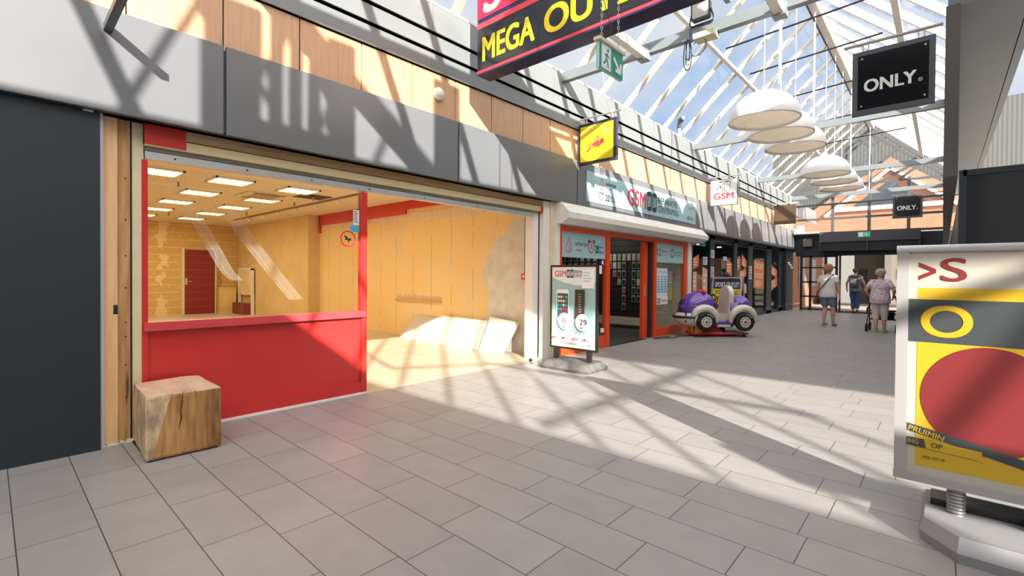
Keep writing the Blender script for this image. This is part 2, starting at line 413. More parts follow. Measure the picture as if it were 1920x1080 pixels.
# cross hall roof
mb = MB(); mb.box(.62, 12, .85, 7.1, 4.62, 4.8); struct('ceiling', mb, rw)
x = .98; mb = MB()
while x < 12:
    mb.beam((x, -2.75, 4.62), (x, -1.83, 6.7), .04, .06, (1, 0, 0)); x += .9
struct('trim_10', mb, rafter_w)
mb = MB().beam((.6, -1.83, 6.75), (12, -1.83, 6.75), .12, .16); struct('trim_6', mb, rafter_w)
mb = MB().beam((.6, -2.0, 6.4), (5.2, -2.6, 5.0), .05, .05); mb.beam((5.2, -2.6, 5.0), (9.8, -2.0, 6.4), .05, .05); struct('trim_7', mb, steel)
g = MB().add([(.6, -2.78, 4.62), (12, -2.78, 4.62), (12, -1.86, 6.75), (.6, -1.86, 6.75)], [(0, 1, 2, 3)])
g.add([(.6, -1.86, 6.85), (12, -1.86, 6.85), (12, .85, 6.85), (.6, .85, 6.85)], [(0, 1, 2, 3)])
struct('window_1', g, glr)
# right building beyond the cross hall
struct('wall_right', bx(.62, 12, 6.9, 7.1, 0, 4.6), mat('grey_render', (.33, .34, .36), .6, var=.06))
# --- main glass roof
EL, RG, ER = (-4.72, 4.62), (-2.07, 7.04), (.56, 4.62)
g = MB().add([(EL[0], -6, EL[1]+.12), (EL[0], 22.4, EL[1]+.12), (RG[0], 22.4, RG[1]+.1), (RG[0], -6, RG[1]+.1)], [(0, 1, 2, 3)]); struct('window_2', g, glr)
g = MB().add([(ER[0], -6, ER[1]+.12), (ER[0], 22.4, ER[1]+.12), (RG[0], 22.4, RG[1]+.1), (RG[0], -6, RG[1]+.1)], [(0, 1, 2, 3)]); struct('window_3', g, glr)
def rafter_mb(side):
    mb = MB(); e = EL if side < 0 else ER
    mb.beam((e[0], 0, e[1]+.04), (RG[0]+side*.04, 0, RG[1]+.04), *((.05, .12) if side < 0 else (.12, .06)), (0, 1, 0))
    return mb
rafL = tag(rafter_mb(-1).build('rafter', rafter_w), 'slender white rafter of the left slope of the glass roof', 'rafter', 'white rafters of the left roof slope')
rafR = tag(rafter_mb(1).build('rafter', rafter_w), 'slender white rafter of the right slope of the glass roof', 'rafter', 'white rafters of the right roof slope')
ys = [8.49-.8875*16+.8875*k for k in range(32)]; ys = [y for y in ys if y < 22.3][::-1]
for k, y in enumerate(ys):      # counted from the glazed end gable towards the camera
    for r, nm in ((rafL, 'left'), (rafR, 'right')):
        if y < (0 if nm == 'left' else -5): continue
        o = r if k == 0 else r.copy()
        if k: COL.objects.link(o)
        o.location = (0, y, 0); o['label'] = 'white rafter of the '+nm+' roof slope, '+ORD[k]+' from the glazed end gable'
mb = MB()
mb.beam((-3.4, -6, 5.80), (-3.4, 22.4, 5.80), .07, .07); tag(mb.build('purlin', rafter_w), 'long white purlin under the rafters of the left roof slope', 'purlin')
mb = MB().beam((-.62, -6, 5.66), (-.62, 22.4, 5.66), .09, .12); tag(mb.build('purlin', rafter_w), 'long white purlin under the rafters of the right roof slope', 'purlin')
mb = MB().beam((-2.07, -6, 6.98), (-2.07, 22.4, 6.98), .16, .16); tag(mb.build('ridge_beam', rafter_w), 'white ridge beam along the top of the glass roof', 'roof beam')
mb = MB().cyl((-2.07, -6, 6.70), (-2.07, 22.2, 6.70), .022, n=8); tag(mb.build('ridge_rod', blk), 'thin black rod running just under the white ridge beam', 'rod')
# tie beams across
for i, y in enumerate((.85, 6.25, 11.7, 17.1, 21.9)):
    nm = ['grey steel tie beam overhead near the camera', 'grey steel tie beam carrying the floodlight', 'grey steel tie beam just behind the first three dome lamps', 'grey steel tie beam just behind the far dome lamps', 'grey steel tie beam right in front of the glazed gable'][i]
    t = empty('tie_beam', (-2.07, y, 4.5), nm, 'roof beam')
    mb = MB().box(-2.59, 2.59, -.05, .05, -.07, .07); mb.build('beam', steel, t)
    for s in (-1, 1):
        MB().box(s*2.59, s*2.51, -.09, .09, -.13, .12).build('end_plate', alu, t)
for i, y in enumerate((9.7, 11.25, 13.4, 16.1, 18.8)):
    t = tag(MB().cyl((-3.2, y, 5.77), (-.9, y, 5.9), .018, n=8).build('roof_tie_rod', blk), ORD[i]+' black tie rod below the ridge, counted from the camera', 'rod', 'black tie rods below the ridge')
for i, (x, y, a, b) in enumerate(((-2.07, 8.9, 4.6, 6.9), (-2.07, 11.7, 4.6, 6.9), (-2.07, 17.1, 4.6, 6.9), (-2.07, 21.9, 4.6, 6.9))):
    tag(MB().cyl((x, y, a-.05), (x, y, b), .02, n=8).build('hanger_rod', wht), 'thin white vertical rod hanging from the ridge, '+ORD[i]+' counted from the camera', 'rod', 'white vertical rods from the ridge')

# ================================================================== EMPTY SHOP
ply = mat('yellow_wall', (.80, .60, .22), .75, var=.08, vs=2, bump=.1)
def yellow_wall(name, grooves_axis='x', vertical=True):
    m, t, b = nodes(name); vec, s = sep_obj(t)
    big = noise(t, vec, 1.1, 6); sm = noise(t, vec, 9, 6)
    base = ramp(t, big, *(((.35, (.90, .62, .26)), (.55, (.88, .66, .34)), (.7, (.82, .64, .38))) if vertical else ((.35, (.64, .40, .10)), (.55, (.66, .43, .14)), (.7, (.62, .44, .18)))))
    base = mixc(t, math_node(t, 'MULTIPLY', math_node(t, 'GREATER_THAN', sm, .62), .35), base, (.86, .74, .48))
    if vertical:   # cracked joints every .8 m and a bare concrete patch near the shopfront
        u = math_node(t, 'FRACT', math_node(t, 'DIVIDE', s[0], .62))
        wob = math_node(t, 'MULTIPLY', math_node(t, 'SUBTRACT', noise(t, vec, 14, 5), .5), .05)
        d = math_node(t, 'ABSOLUTE', math_node(t, 'SUBTRACT', math_node(t, 'ADD', u, wob), .5))
        ck = math_node(t, 'LESS_THAN', d, .008)
        ck = math_node(t, 'MULTIPLY', ck, math_node(t, 'GREATER_THAN', noise(t, vec, 3, 4), .47))
        base = mixc(t, math_node(t, 'MULTIPLY', ck, .75), base, (.30, .20, .08))
        e = math_node(t, 'ADD', math_node(t, 'ADD', s[0], 6.15), math_node(t, 'MULTIPLY', math_node(t, 'SUBTRACT', noise(t, vec, 2.6, 6), .5), .9))
        e = math_node(t, 'SUBTRACT', e, math_node(t, 'MULTIPLY', math_node(t, 'MAXIMUM', math_node(t, 'SUBTRACT', s[2], 1.75), 0), 1.2))
        g = math_node(t, 'MULTIPLY', math_node(t, 'GREATER_THAN', e, 0), math_node(t, 'LESS_THAN', s[0], -5.17))
        conc = ramp(t, noise(t, vec, 5, 6), (.3, (.62, .59, .53)), (.7, (.78, .74, .66)))
        base = mixc(t, g, base, conc)
        pk = math_node(t, 'MULTIPLY', math_node(t, 'MULTIPLY', math_node(t, 'GREATER_THAN', s[0], -8.94), math_node(t, 'LESS_THAN', s[0], -7.4)), math_node(t, 'MULTIPLY', math_node(t, 'GREATER_THAN', s[2], .80), math_node(t, 'LESS_THAN', math_node(t, 'ADD', s[2], math_node(t, 'MULTIPLY', sm, .2)), .98)))
        base = mixc(t, math_node(t, 'MULTIPLY', pk, .7), base, (.62, .45, .36))
    else:
        f = math_node(t, 'FRACT', math_node(t, 'DIVIDE', s[2], .235))
        base = mixc(t, math_node(t, 'LESS_THAN', f, .05), base, (.92, .76, .42))
        pq = math_node(t, 'MULTIPLY', math_node(t, 'LESS_THAN', math_node(t, 'ABSOLUTE', math_node(t, 'SUBTRACT', s[1], 3.62)), math_node(t, 'MULTIPLY', math_node(t, 'SUBTRACT', noise(t, vec, 4, 3), .40), .8)), 1)
        base = mixc(t, math_node(t, 'MULTIPLY', pq, .6), base, (.92, .80, .50))
    t.links.new(base, b.inputs['Base Color']); b.inputs['Roughness'].default_value = .8
    return m
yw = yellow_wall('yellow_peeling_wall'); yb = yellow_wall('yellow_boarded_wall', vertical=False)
struct('wall_right', MB().box(-12.6, -4.80, 6.10, 6.18, 0, 3.0), yw)
struct('wall_right', MB().box(-17.9, -12.6, 5.78, 6.18, 0, 3.0), mat('ochre_plaster', (.74, .54, .25), .8, var=.08, vs=2))
struct('wall_back', bx(-18.0, -17.85, .4, 6.1, 0, 3.0), yb)
struct('wall_left', bx(-18, -4.95, .38, .45, 0, 3.0), yb)
# ceiling with grid
m, t, b = nodes('ceiling_tiles'); vec, s = sep_obj(t)
u = math_node(t, 'FRACT', math_node(t, 'DIVIDE', math_node(t, 'ADD', s[0], 40.3), 1.75)); v = math_node(t, 'FRACT', math_node(t, 'DIVIDE', math_node(t, 'ADD', s[1], 1.1), .6))
jj = math_node(t, 'MAXIMUM', math_node(t, 'LESS_THAN', u, .012), math_node(t, 'LESS_THAN', v, .03))
t.links.new(mixc(t, math_node(t, 'MULTIPLY', jj, .35), (.80, .68, .48), (.42, .30, .16)), b.inputs['Base Color']); b.inputs['Roughness'].default_value = .85
ceil_m = m
struct('ceiling', bx(-18, -4.95, .4, 6.15, 2.9, 3.0), ceil_m)
struct('trim_8', MB().box(-12.55, -8.6, 6.05, 6.10, 2.62, 2.9).box(-12.58, -12.5, 6.05, 6.1, 2.42, 2.9).box(-8.6, -5.6, 6.05, 6.1, 2.72, 2.9), red_m)
mb = MB()
rnd = random.Random(3); x = -12.45
while x < -6.2:
    l = rnd.uniform(.28, .5); d = rnd.uniform(.10, .17)
    mb.prism([(x, 6.085, 2.62-d), (x+l*.5, 6.085, 2.6-d*rnd.uniform(.7, 1.1)), (x+l-.01, 6.085, 2.62-d*rnd.uniform(.8, 1.1)), (x+l-.01, 6.085, 2.63), (x, 6.085, 2.63)], [(x, 6.1, 2.62-d), (x+l*.5, 6.1, 2.6-d), (x+l-.01, 6.1, 2.62-d), (x+l-.01, 6.1, 2.63), (x, 6.1, 2.63)]); x += l
struct('trim_9', mb, mat('pale_plaster_strip', (.80, .62, .46), .8, var=.06))
# back door
mb = MB().box(-17.85, -17.78, 4.20, 5.05, 0, 2.06)
dm, t, b = nodes('dark_red_boards'); vec, s = sep_obj(t); f = math_node(t, 'FRACT', math_node(t, 'DIVIDE', s[2], .235))
t.links.new(mixc(t, math_node(t, 'LESS_THAN', f, .06), (.24, .012, .012), (.42, .05, .04)), b.inputs['Base Color']); b.inputs['Roughness'].default_value = .4
dr = struct('door_1', mb, dm)
MB().box(-17.85, -17.76, 4.12, 4.20, 0, 2.12).build('door_frame', cream, dr); MB().box(-17.85, -17.76, 5.05, 5.09, 0, 2.12).build('door_frame', cream, dr)
MB().box(-17.78, -17.76, 4.22, 4.27, .95, 1.15).cyl((-17.76, 4.25, 1.05), (-17.70, 4.25, 1.05), .01).cyl((-17.70, 4.25, 1.05), (-17.70, 4.38, 1.05), .01).build('door_handle', alu, dr)
# pale cut-out panel and low wall near the back right corner
t0 = empty('wall_niche', (-16.9, 5.70, 0), 'pale framed panel over a dark red box in the back corner of the shop', 'panel')
MB().box(-.55, .55, -.03, .03, .62, 1.42).build('panel', mat('pale_ochre', (.84, .68, .40), .6, var=.15, vs=5), t0)
MB().box(-.6, -.54, -.05, .03, 0, 1.48).box(.54, .6, -.05, .03, 0, 1.48).box(-.6, .6, -.05, .03, 1.42, 1.50).build('frame', wht, t0)
MB().box(-.5, .5, -.25, -.04, 0, .36).build('box', mat('dark_red_boards2', (.24, .03, .02), .5), t0)
tag(MB().box(-17.84, -17.52, 5.12, 5.6, 0, .82).box(-17.84, -17.5, 5.10, 5.6, .82, .85).build('low_counter', ply), 'low ochre counter beside the dark red door', 'counter')
tag(MB().tube([(-17.80, 5.2+.035*math.sin(k*.9), 1.95-k*.04) for k in range(34)], .008, 5).build('hanging_cable', blk), 'coiled dark cable hanging beside the dark red door', 'cable')
# ceiling lights
lit = mat('lamp_diffuser', (.95, .9, .75), .5, emit=(1, .86, .60), es=3.2)
def ceiling_light(x, y, label):
    t = empty('ceiling_light', (x, y, 2.9), label, 'ceiling light', 'ceiling lights of the empty shop')
    MB().box(-.3, .3, -.3, -.27, -.03, -.001).box(-.3, .3, .27, .3, -.03, -.001).box(-.3, -.27, -.3, .3, -.03, -.001).box(.27, .3, -.3, .3, -.03, -.001).build('frame', wht, t)
    MB().box(-.27, .27, -.27, .27, -.012, -.002).build('diffuser', lit, t)
    mb = MB()
    for k in range(4): mb.box(-.27, .27, -.17+k*.11, -.163+k*.11, -.028, -.012)
    mb.build('louvre', cream, t)
    l = bpy.data.lights.new('lamp_light', 'AREA'); l.shape = 'SQUARE'; l.size = .5; l.energy = 12; l.color = (1, .80, .50)
    lo = bpy.data.objects.new('lamp_light', l); COL.objects.link(lo); lo.parent = t; lo.location = (0, 0, -.05)
rown = ('first row behind the window', 'second row from the window', 'third row from the window', 'fourth row from the window', 'last row near the back wall')
for i, x in enumerate((-9.03, -10.78, -12.53, -14.28, -16.03)):
    for y, nm in ((2.8, 'middle'), (3.95, 'right hand')):
        ceiling_light(x, y, 'lit square ceiling light, '+nm+' line, '+rown[i])
    if i > 1: ceiling_light(x, 1.7, 'lit square ceiling light, left line, '+rown[i])
ceiling_light(-9.03, 1.78, 'bright ceiling light with a loose cover, at the top left corner of the window')
ceiling_light(-7.28, 3.95, 'lit square ceiling light nearest the opening, hidden above the shutter')
ceiling_light(-7.28, 1.7, 'lit square ceiling light nearest the dark side wall, hidden above the shutter')
t = empty('air_conditioner', (-10.25, 3.78, 2.9), 'square ceiling air conditioner with a dark slotted grille between two lights', 'air conditioner')
MB().box(-.42, .42, -.42, .42, -.02, -.001).build('cover', cream, t); MB().box(-.25, .25, -.22, .22, -.035, -.02).build('grille', mat('tan_grille', (.50, .36, .18), .6), t)
for s_ in (-1, 1): MB().box(s_*.36, s_*.31, -.3, .3, -.026, -.02).build('air_slot', blk, t)
t = empty('ceiling_opening', (-9.6, 4.5, 2.9), 'black open ceiling square with its grille missing, right of the air conditioner', 'ceiling opening')
MB().box(-.28, .28, -.28, .28, -.012, -.001).build('opening', blk, t); MB().cyl((0, 0, -.01), (0, 0, -.09), .02).build('sprinkler', alu, t)
tag(MB().box(-15.5, -7.0, 4.87, 4.93, 2.87, 2.899).build('track_rail', mat('brown_rail', (.30, .17, .07), .5)), 'long brown lighting track fixed to the shop ceiling', 'track')
for i, x in enumerate((-14.4, -13.4, -12.4, -11.4, -10.4, -9.4)):
    t = tag(MB().cyl((x, 4.90, 2.87), (x, 4.96, 2.80), .03, .05, n=10).build('track_spot', wht), 'small white spotlight on the brown ceiling track, '+('farthest', 'second farthest', 'third farthest', 'third nearest', 'second nearest', 'nearest')[i]+' from the shopfront', 'spotlight', 'spotlights on the ceiling track')
for i, (x, y) in enumerate(((-9.9, 2.25), (-11.9, 1.95), (-15, 3.2), (-13.3, 4.5), (-10.6, 4.55))):
    tag(MB().cyl((x, y, 2.9), (x, y, 2.83), .012, n=6).box(x-.06, x+.06, y-.012, y+.012, 2.825, 2.84).build('sprinkler_head', mat('bronze', (.25, .15, .07), .4)), 'small dark sprinkler head, '+('above the left translucent strip', 'left of the second row of lights', 'deep in the shop between light rows', 'near the far end of the ceiling track', 'beside the black ceiling opening')[i], 'sprinkler', 'sprinkler heads of the empty shop')

# shopfront of the empty shop
t = empty('shop_window', (-4.75, 1.84, 0), 'red framed shop window with a solid red panel below the glass', 'shop window')
def LB(*b):   # box in world numbers, parented to the window empty
    mb = MB(); mb.box(b[0]+4.75, b[1]+4.75, b[2]-1.84, b[3]-1.84, b[4], b[5]); return mb
LB(-4.79, -4.76, .85, 2.77, .13, .85).build('lower_panel', red_m, t)
LB(-4.79, -4.735, .85, 2.77, .02, .13).build('plinth', red_m, t)
LB(-4.80, -4.70, .84, 2.80, .85, .92).build('sill', mat('red_lacquer_worn', (.68, .07, .08), .35, var=.1, vs=9), t)
LB(-4.80, -4.73, .83, .87, .02, 2.22).build('left_jamb', red_m, t)
LB(-4.81, -4.73, 2.765, 2.83, 0, 2.22).build('post', red_m, t)
LB(-4.777, -4.769, .87, 2.765, .92, 2.2).build('glass_pane', gl, t)
LB(-4.79, -4.72, .85, 2.83, 0, .02).build('sealant_line', wht, t)
# stickers on the pane
S = empty('window_sticker', (-4.765, 2.62, 1.7), 'round no dogs sticker with a red ring on the shop window', 'sticker')
f = Face((0.0, 0, 0), *YZ, parent=S)
ring = [(.083*math.cos(2*math.pi*k/28), .083*math.sin(2*math.pi*k/28)) for k in range(28)]
f.line(ring, .014, redp, 'red_ring', closed=True)
f.poly([(-.035, -.015), (-.03, .01), (-.045, .02), (-.04, .035), (-.015, .025), (0, 0), (.02, .012), (.045, -.02), (.02, -.012), (.005, -.04), (-.006, -.01)], blk, 'dog_silhouette')
S = empty('window_notice', (-4.765, 2.70, 1.88), 'small white and blue notice at the top right of the shop window', 'sticker')
f = Face((0, 0, 0), *YZ, parent=S); f.rect(-.02, -.02, .05, .14, wht, 'paper'); f.rect(-.055, -.10, .05, -.03, mat('cyan_print', (.05, .45, .75), .4), 'blue_band'); f.lines(-.012, -.0, .045, .13, 7, blk)
# faint translucent strips running diagonally behind the pane
fm = bpy.data.materials.new('translucent_strip'); fm.use_nodes = True; tt = fm.node_tree; tt.nodes.clear()
o_ = tt.nodes.new('ShaderNodeOutputMaterial'); tr = tt.nodes.new('ShaderNodeBsdfTransparent'); df = tt.nodes.new('ShaderNodeBsdfPrincipled'); mx = tt.nodes.new('ShaderNodeMixShader')
df.inputs['Base Color'].default_value = (.9, .85, .75, 1); df.inputs['Roughness'].default_value = .2; mx.inputs[0].default_value = .05
tt.links.new(tr.outputs[0], mx.inputs[1]); tt.links.new(df.outputs[0], mx.inputs[2]); tt.links.new(mx.outputs[0], o_.inputs[0])
for k, (pts, wd, lab) in enumerate((([(1.05, 2.16), (1.25, 1.75), (1.47, 1.33), (1.55, 1.25)], .11, 'faint translucent strip running diagonally at the left of the window'),
                               ([(1.46, 1.92), (1.60, 1.70), (1.88, 1.32), (2.1, 1.05)], .14, 'faint translucent strip running diagonally at the middle of the window'))):
    mb = MB(); n = len(pts)
    for i in range(n-1):
        (a, z), (b, q) = pts[i], pts[i+1]
        mb.prism([(-5.0, a, z), (-5.0, a+wd, z), (-5.0, b+wd, q), (-5.0, b, q)], [(-5.003, a, z), (-5.003, a+wd, z), (-5.003, b+wd, q), (-5.003, b, q)])
    for e in (0, wd*.35, wd):
        mb.tube([(-5.0, a+e, z) for a, z in pts], .004, 5)
    tag(mb.build('translucent_strip', fm), lab, 'plastic film', 'translucent strips behind the shop window')

# posts on the left
w1 = wood_mat('pine', (.92, .62, .33), (.80, .48, .22), 'z', 26, .6); w2 = wood_mat('old_pine', (.62, .36, .15), (.36, .18, .06), 'z', 24, .7, cracks=1)
tag(MB().box(-4.80, -4.64, .565, .585, 0, 2.5).build('corner_trim', mat('pale_grey_trim', (.55, .58, .66), .4)), 'narrow pale grey strip along the edge of the dark wall', 'trim')
t = empty('wooden_post', (-4.75, .63, 0), 'smooth orange pine board standing next to the pale grey strip', 'post'); MB().box(-.05, .05, -.045, .045, 0, 2.5).build('board', w1, t)
MB().box(.05, .052, .02, .046, 1.0, 1.07).build('lock_hole', blk, t)
t = empty('wooden_post', (-4.77, .715, 0), 'rough cracked pine post with bolt holes, between pine board and cream post', 'post'); mb = MB().box(-.05, .05, -.04, .04, 0, 2.5); mb.build('board', w2, t)
for z in (.35, .6, .82, .93, 1.2, 1.45, 1.73, 2.05): MB().cyl((.05, .012, z), (.053, .012, z), .006, n=8).build('bolt_hole', blk, t)
tag(MB().box(-4.84, -4.73, .757, .768, 0, 2.5).build('shadow_gap', blk), 'black gap strip beside the cream painted post', 'trim')
tag(MB().box(-4.82, -4.735, .77, .842, 0, 2.5).build('cream_post', cream), 'cream painted post with pencil marks left of the red window', 'post')
mb = MB(); rnd = random.Random(5)
for k in range(40):
    y = rnd.uniform(.56, .84); r = rnd.uniform(.006, .018); x = -4.69+rnd.uniform(-.03, .02)
    mb.prism([(x-r, y-r, 0), (x+r, y-r*.8, 0), (x+r*.7, y+r, 0), (x-r, y+r*.6, 0)], [(x-r*.5, y-r*.5, r), (x+r*.5, y-r*.5, r*.8), (x+r*.4, y+r*.5, r*.9), (x-r*.5, y+r*.4, r*.7)])
tag(mb.build('plaster_rubble', mat('rubble', (.62, .60, .55), .9, var=.2)), 'crumbled plaster bits at the foot of the wooden posts', 'rubble', kind='stuff')

# shutter box and lintel above the opening
t = empty('roller_shutter', (-4.75, 3.4, 2.2), 'rolled up metal shutter with a worn wooden lintel above the empty shop', 'shutter')
def SB(*b):
    mb = MB(); mb.box(b[0]+4.75, b[1]+4.75, b[2]-3.4, b[3]-3.4, b[4]-2.2, b[5]-2.2); return mb
wl = wood_mat('lintel_wood', (.52, .27, .09), (.62, .50, .33), 'y', 9, .7, cracks=.6)
lint = wood_mat('cream_lintel', (.66, .54, .32), (.72, .58, .30), 'y', 10, .6)
SB(-4.86, -4.70, .84, 5.98, 2.415, 2.5).build('lintel_board', wl, t)
SB(-4.86, -4.69, .84, 5.98, 2.33, 2.405).build('lintel_board', lint, t)
SB(-4.86, -4.72, .84, 5.98, 2.405, 2.415).build('gap', blk, t)
mb = MB(); mb.cyl((-.06, -2.55, .115), (-.06, 2.44, .115), .055, n=16); mb.build('shutter_roll', alu, t)
SB(-4.80, -4.72, .85, 5.74, 2.23, 2.29).build('bottom_bar', alu, t)
SB(-4.79, -4.74, .85, 5.74, 2.29, 2.30).build('seal', blk, t)
for y in (1.05, 1.6, 2.2, 2.85, 3.6, 4.5, 5.3): MB().cyl((.03, y-3.4, .06), (.033, y-3.4, .06), .008, n=8).build('bolt', blk, t)
SB(-4.87, -4.685, .84, 1.12, 2.34, 2.502).build('red_paint_end', red_m, t); SB(-4.87, -4.685, 5.84, 5.98, 2.30, 2.40).build('red_paint_end', red_m, t)
# right pillar
t = empty('shopfront_pillar', (-4.78, 5.8, 0), 'white and cream pillar between the empty shop and the phone repair shop', 'pillar')
MB().box(-.15, .01, -.05, .08, 0, 2.32).build('white_casing', W_, t)
MB().box(-.14, .02, .08, .095, 0, 2.32).build('guide_rail', blk, t)
MB().box(-.10, .10, .095, .25, 0, 2.5).build('white_casing', W_, t)
MB().box(-.12, .13, .25, .39, 0, 2.5).build('cream_casing', cream, t)
t2 = empty('power_socket', (-4.768, 5.80, .34), 'white double power socket low on the pillar casing', 'socket'); MB().bev(0, .02, -.04, .04, -.07, .07, .01, 'x').build('plate', wht, t2)
for z in (-.03, .03): MB().cyl((.02, 0, z), (.0215, 0, z), .02, n=14).build('outlet', mat('grey_plastic', (.4, .4, .4), .5), t2)
t2 = empty('extension_lead', (-4.58, 5.62, 0), 'thin white cable with a black plug lying at the foot of the pillar', 'cable')
MB().tube([(-.1, .0, .01), (.02, -.11, .008), (.12, -.16, .008), (.2, -.14, .008), (.24, -.10, .008), (.22, -.05, .008)], .006, 6).build('cable', wht, t2)
MB().cyl((-.12, .0, .02), (-.06, -.03, .03), .022, .014, n=10).build('plug', rub, t2)
t2 = empty('fire_alarm', (-5.22, 6.07, 1.30), 'red fire alarm button under a dark conduit on the yellow wall', 'fire alarm')
MB().bev(-.05, .05, -.02, .03, -.05, .05, .008, 'y').build('housing', redp, t2); MB().box(-.02, .02, -.023, -.019, -.02, .02).build('glass', wht, t2)
MB().cyl((0, .02, .05), (0, .02, 1.2), .014).build('conduit', mat('brown_pipe', (.12, .07, .05), .5), t2)
tag(MB().box(-8.95, -7.42, 6.05, 6.10, .755, .785).build('wall_batten', wood_mat('batten', (.70, .45, .2), (.5, .3, .12), 'x', 12)), 'thin timber batten fixed across the yellow wall', 'batten')
# leaning boards
pb = mat('plasterboard', (.60, .57, .51), .7, var=.04, vs=3)
def board(pts, d, lab, col=pb):
    zt = max(p[1] for p in pts)
    fr = lambda p: 5.80+d+(.27 if d > -.1 else .12)*(p[1]/zt)
    A = [(x, fr((x, z)), z) for x, z in pts]; B = [(x, fr((x, z))-.014, z+.002) for x, z in pts]
    tag(MB().prism(A, B).build('plasterboard', col), lab, 'board', 'offcut boards against the yellow wall')
board([(-8.42, 0), (-7.35, 0), (-7.35, .46), (-8.22, .47)], .02, 'white plasterboard offcut leaning on the yellow wall, leftmost of the boards')
board([(-7.33, 0), (-6.05, 0), (-6.05, .50), (-7.33, .51)], -.0, 'long white plasterboard offcut leaning on the yellow wall, largest of the boards')
board([(-6.62, 0), (-6.05, 0), (-6.05, .26), (-6.55, .27)], -.16, 'small white board leaning in front of the long plasterboard offcut', mat('white_board', (.70, .68, .64), .5))
board([(-6.0, 0), (-5.42, .0), (-5.26, .52), (-5.98, .58)], -.03, 'pinkish board leaning on the bare concrete patch, rightmost of the boards', mat('pinkish_board', (.66, .55, .45), .7))

# round light in the soffit
t = empty('soffit_light', (-4.66, .5, 2.5), 'round recessed light in the soffit above the dark wall', 'ceiling light')
MB().cyl((0, 0, 0), (0, 0, -.012), .05, n=24).build('rim', wht, t); MB().cyl((0, 0, -.012), (0, 0, -.016), .038, n=24).build('lens', mat('warm_lens', (.8, .7, .5), .4), t)

# ================================================================== PHONE REPAIR SHOP
def thumb(f, a, b, s, m):
    pts = [(0, 0), (.35, -.05), (.62, 0), (.7, .25), (.66, .5), (.42, .58), (.46, .85), (.40, 1.0), (.30, .98), (.27, .75), (.05, .45), (-.03, .2)]
    f.line([(a+x*s, b+y*s) for x, y in pts], s*.07, m, 'thumb_icon', closed=True)
    for k in range(3): f.line([(a+.25*s, b+(.1+.13*k)*s), (a+.55*s, b+(.1+.13*k)*s)], s*.05, m, 'thumb_icon')
def clock(f, a, b, s, m1, m2):
    f.line([(a+s*.38*math.cos(k*.5236), b+s*.42*math.sin(k*.5236)) for k in range(12)], s*.09, m1, 'clock_icon', closed=True)
    f.line([(a, b+s*.22), (a, b), (a+s*.14, b-s*.1)], s*.06, m2, 'clock_icon')
    for q in (-1, 1): f.line([(a+q*s*.45, b+s*.3), (a+q*s*.36, b+s*.47), (a+q*s*.2, b+s*.5)], s*.12, m2, 'clock_icon')
def phones(f, a, b, w, h, m):
    for k in range(2):
        x = a+k*w*.55; P = rrect(x, x+w*.42, b, b+h, w*.07, 3)
        f.line(P, w*.055, m, 'phone_icon', closed=True)
        f.rect(x+w*.06, b+h*.80, x+w*.36, b+h*.95, m, 'phone_icon'); f.rect(x+w*.06, b+h*.05, x+w*.36, b+h*.2, m, 'phone_icon')
        for q in ((.5, .8), (.25, .45)): f.line([(x+w*.1, b+h*q[0]), (x+w*.2, b+h*q[1]), (x+w*.32, b+h*(q[0]-.06))], w*.03, m, 'phone_icon')

sg = empty('shop_banner', (-4.54, 6.88, 2.60), 'long pale blue banner with red GSM lettering on the fascia', 'banner')
MB().box(0, .012, 0, 4.82, 0, .52).build('panel', tealp, sg)
f = Face((.012, 0, 0), *YZ, parent=sg)
thumb(f, .42, .27, .19, redp); f.text('scherpe', .62, .33, .98, .42, blk, bold=.01); f.text('PRIJZEN', .64, .27, .82, .31, blk)
clock(f, .47, .13, .15, redp, blk); f.text('20', .60, .07, .76, .19, blk, bold=.02); f.text('min.', .78, .13, .93, .18, blk); f.text('klaar', .78, .07, .96, .12, blk)
f.text('GSM', 1.42, .10, 2.18, .42, redp, bold=.02)
phones(f, 2.24, .09, .42, .36, blk)
f.text('REPARATIE', 2.72, .28, 3.70, .41, blk, bold=.0); f.text('CENTRUM.NL', 2.72, .10, 3.80, .23, blk, bold=.0)
f.disc(4.36, .12, .045, blk); f.disc(4.36, .12, .033, tealp); f.text('c', 4.345, .10, 4.375, .14, redp); f.text('NO CURE', 4.43, .125, 4.72, .155, blk); f.text('NO PAY', 4.43, .085, 4.68, .113, blk)
f.text('12', 4.28, .33, 4.36, .42, redp); f.text('maanden', 4.40, .37, 4.72, .41, blk); f.text('garantie', 4.40, .32, 4.66, .36, blk)

t = empty('shutter_box', (-4.62, 9.12, 2.16), 'long white roller shutter box above the orange shopfront', 'shutter')
prof = [(-.14, .0), (.12, .0), (.25, .08), (.26, .17), (.10, .335), (-.14, .335)]
MB().prism([(a, -2.98, b) for a, b in prof], [(a, 2.97, b) for a, b in prof]).build('housing', W_, t)
MB().prism([(a*1.02, 2.97, b) for a, b in prof], [(a*1.02, 3.0, b) for a, b in prof]).build('end_cap', wht, t)
MB().box(-.08, -.03, -2.9, 2.9, -.045, -.0).build('shutter_lath', alu, t)
t = tag(MB().box(-4.70, -4.60, 6.13, 6.23, 0, 2.16).build('guide_post', W_), 'white shutter guide post left of the orange frame', 'post')
t = tag(MB().box(-4.70, -4.60, 11.46, 11.62, 0, 2.16).box(-4.78, -4.64, 11.64, 11.78, 0, 2.16).build('guide_post', W_), 'white shutter guide post right of the orange frame, behind the toy car', 'post')

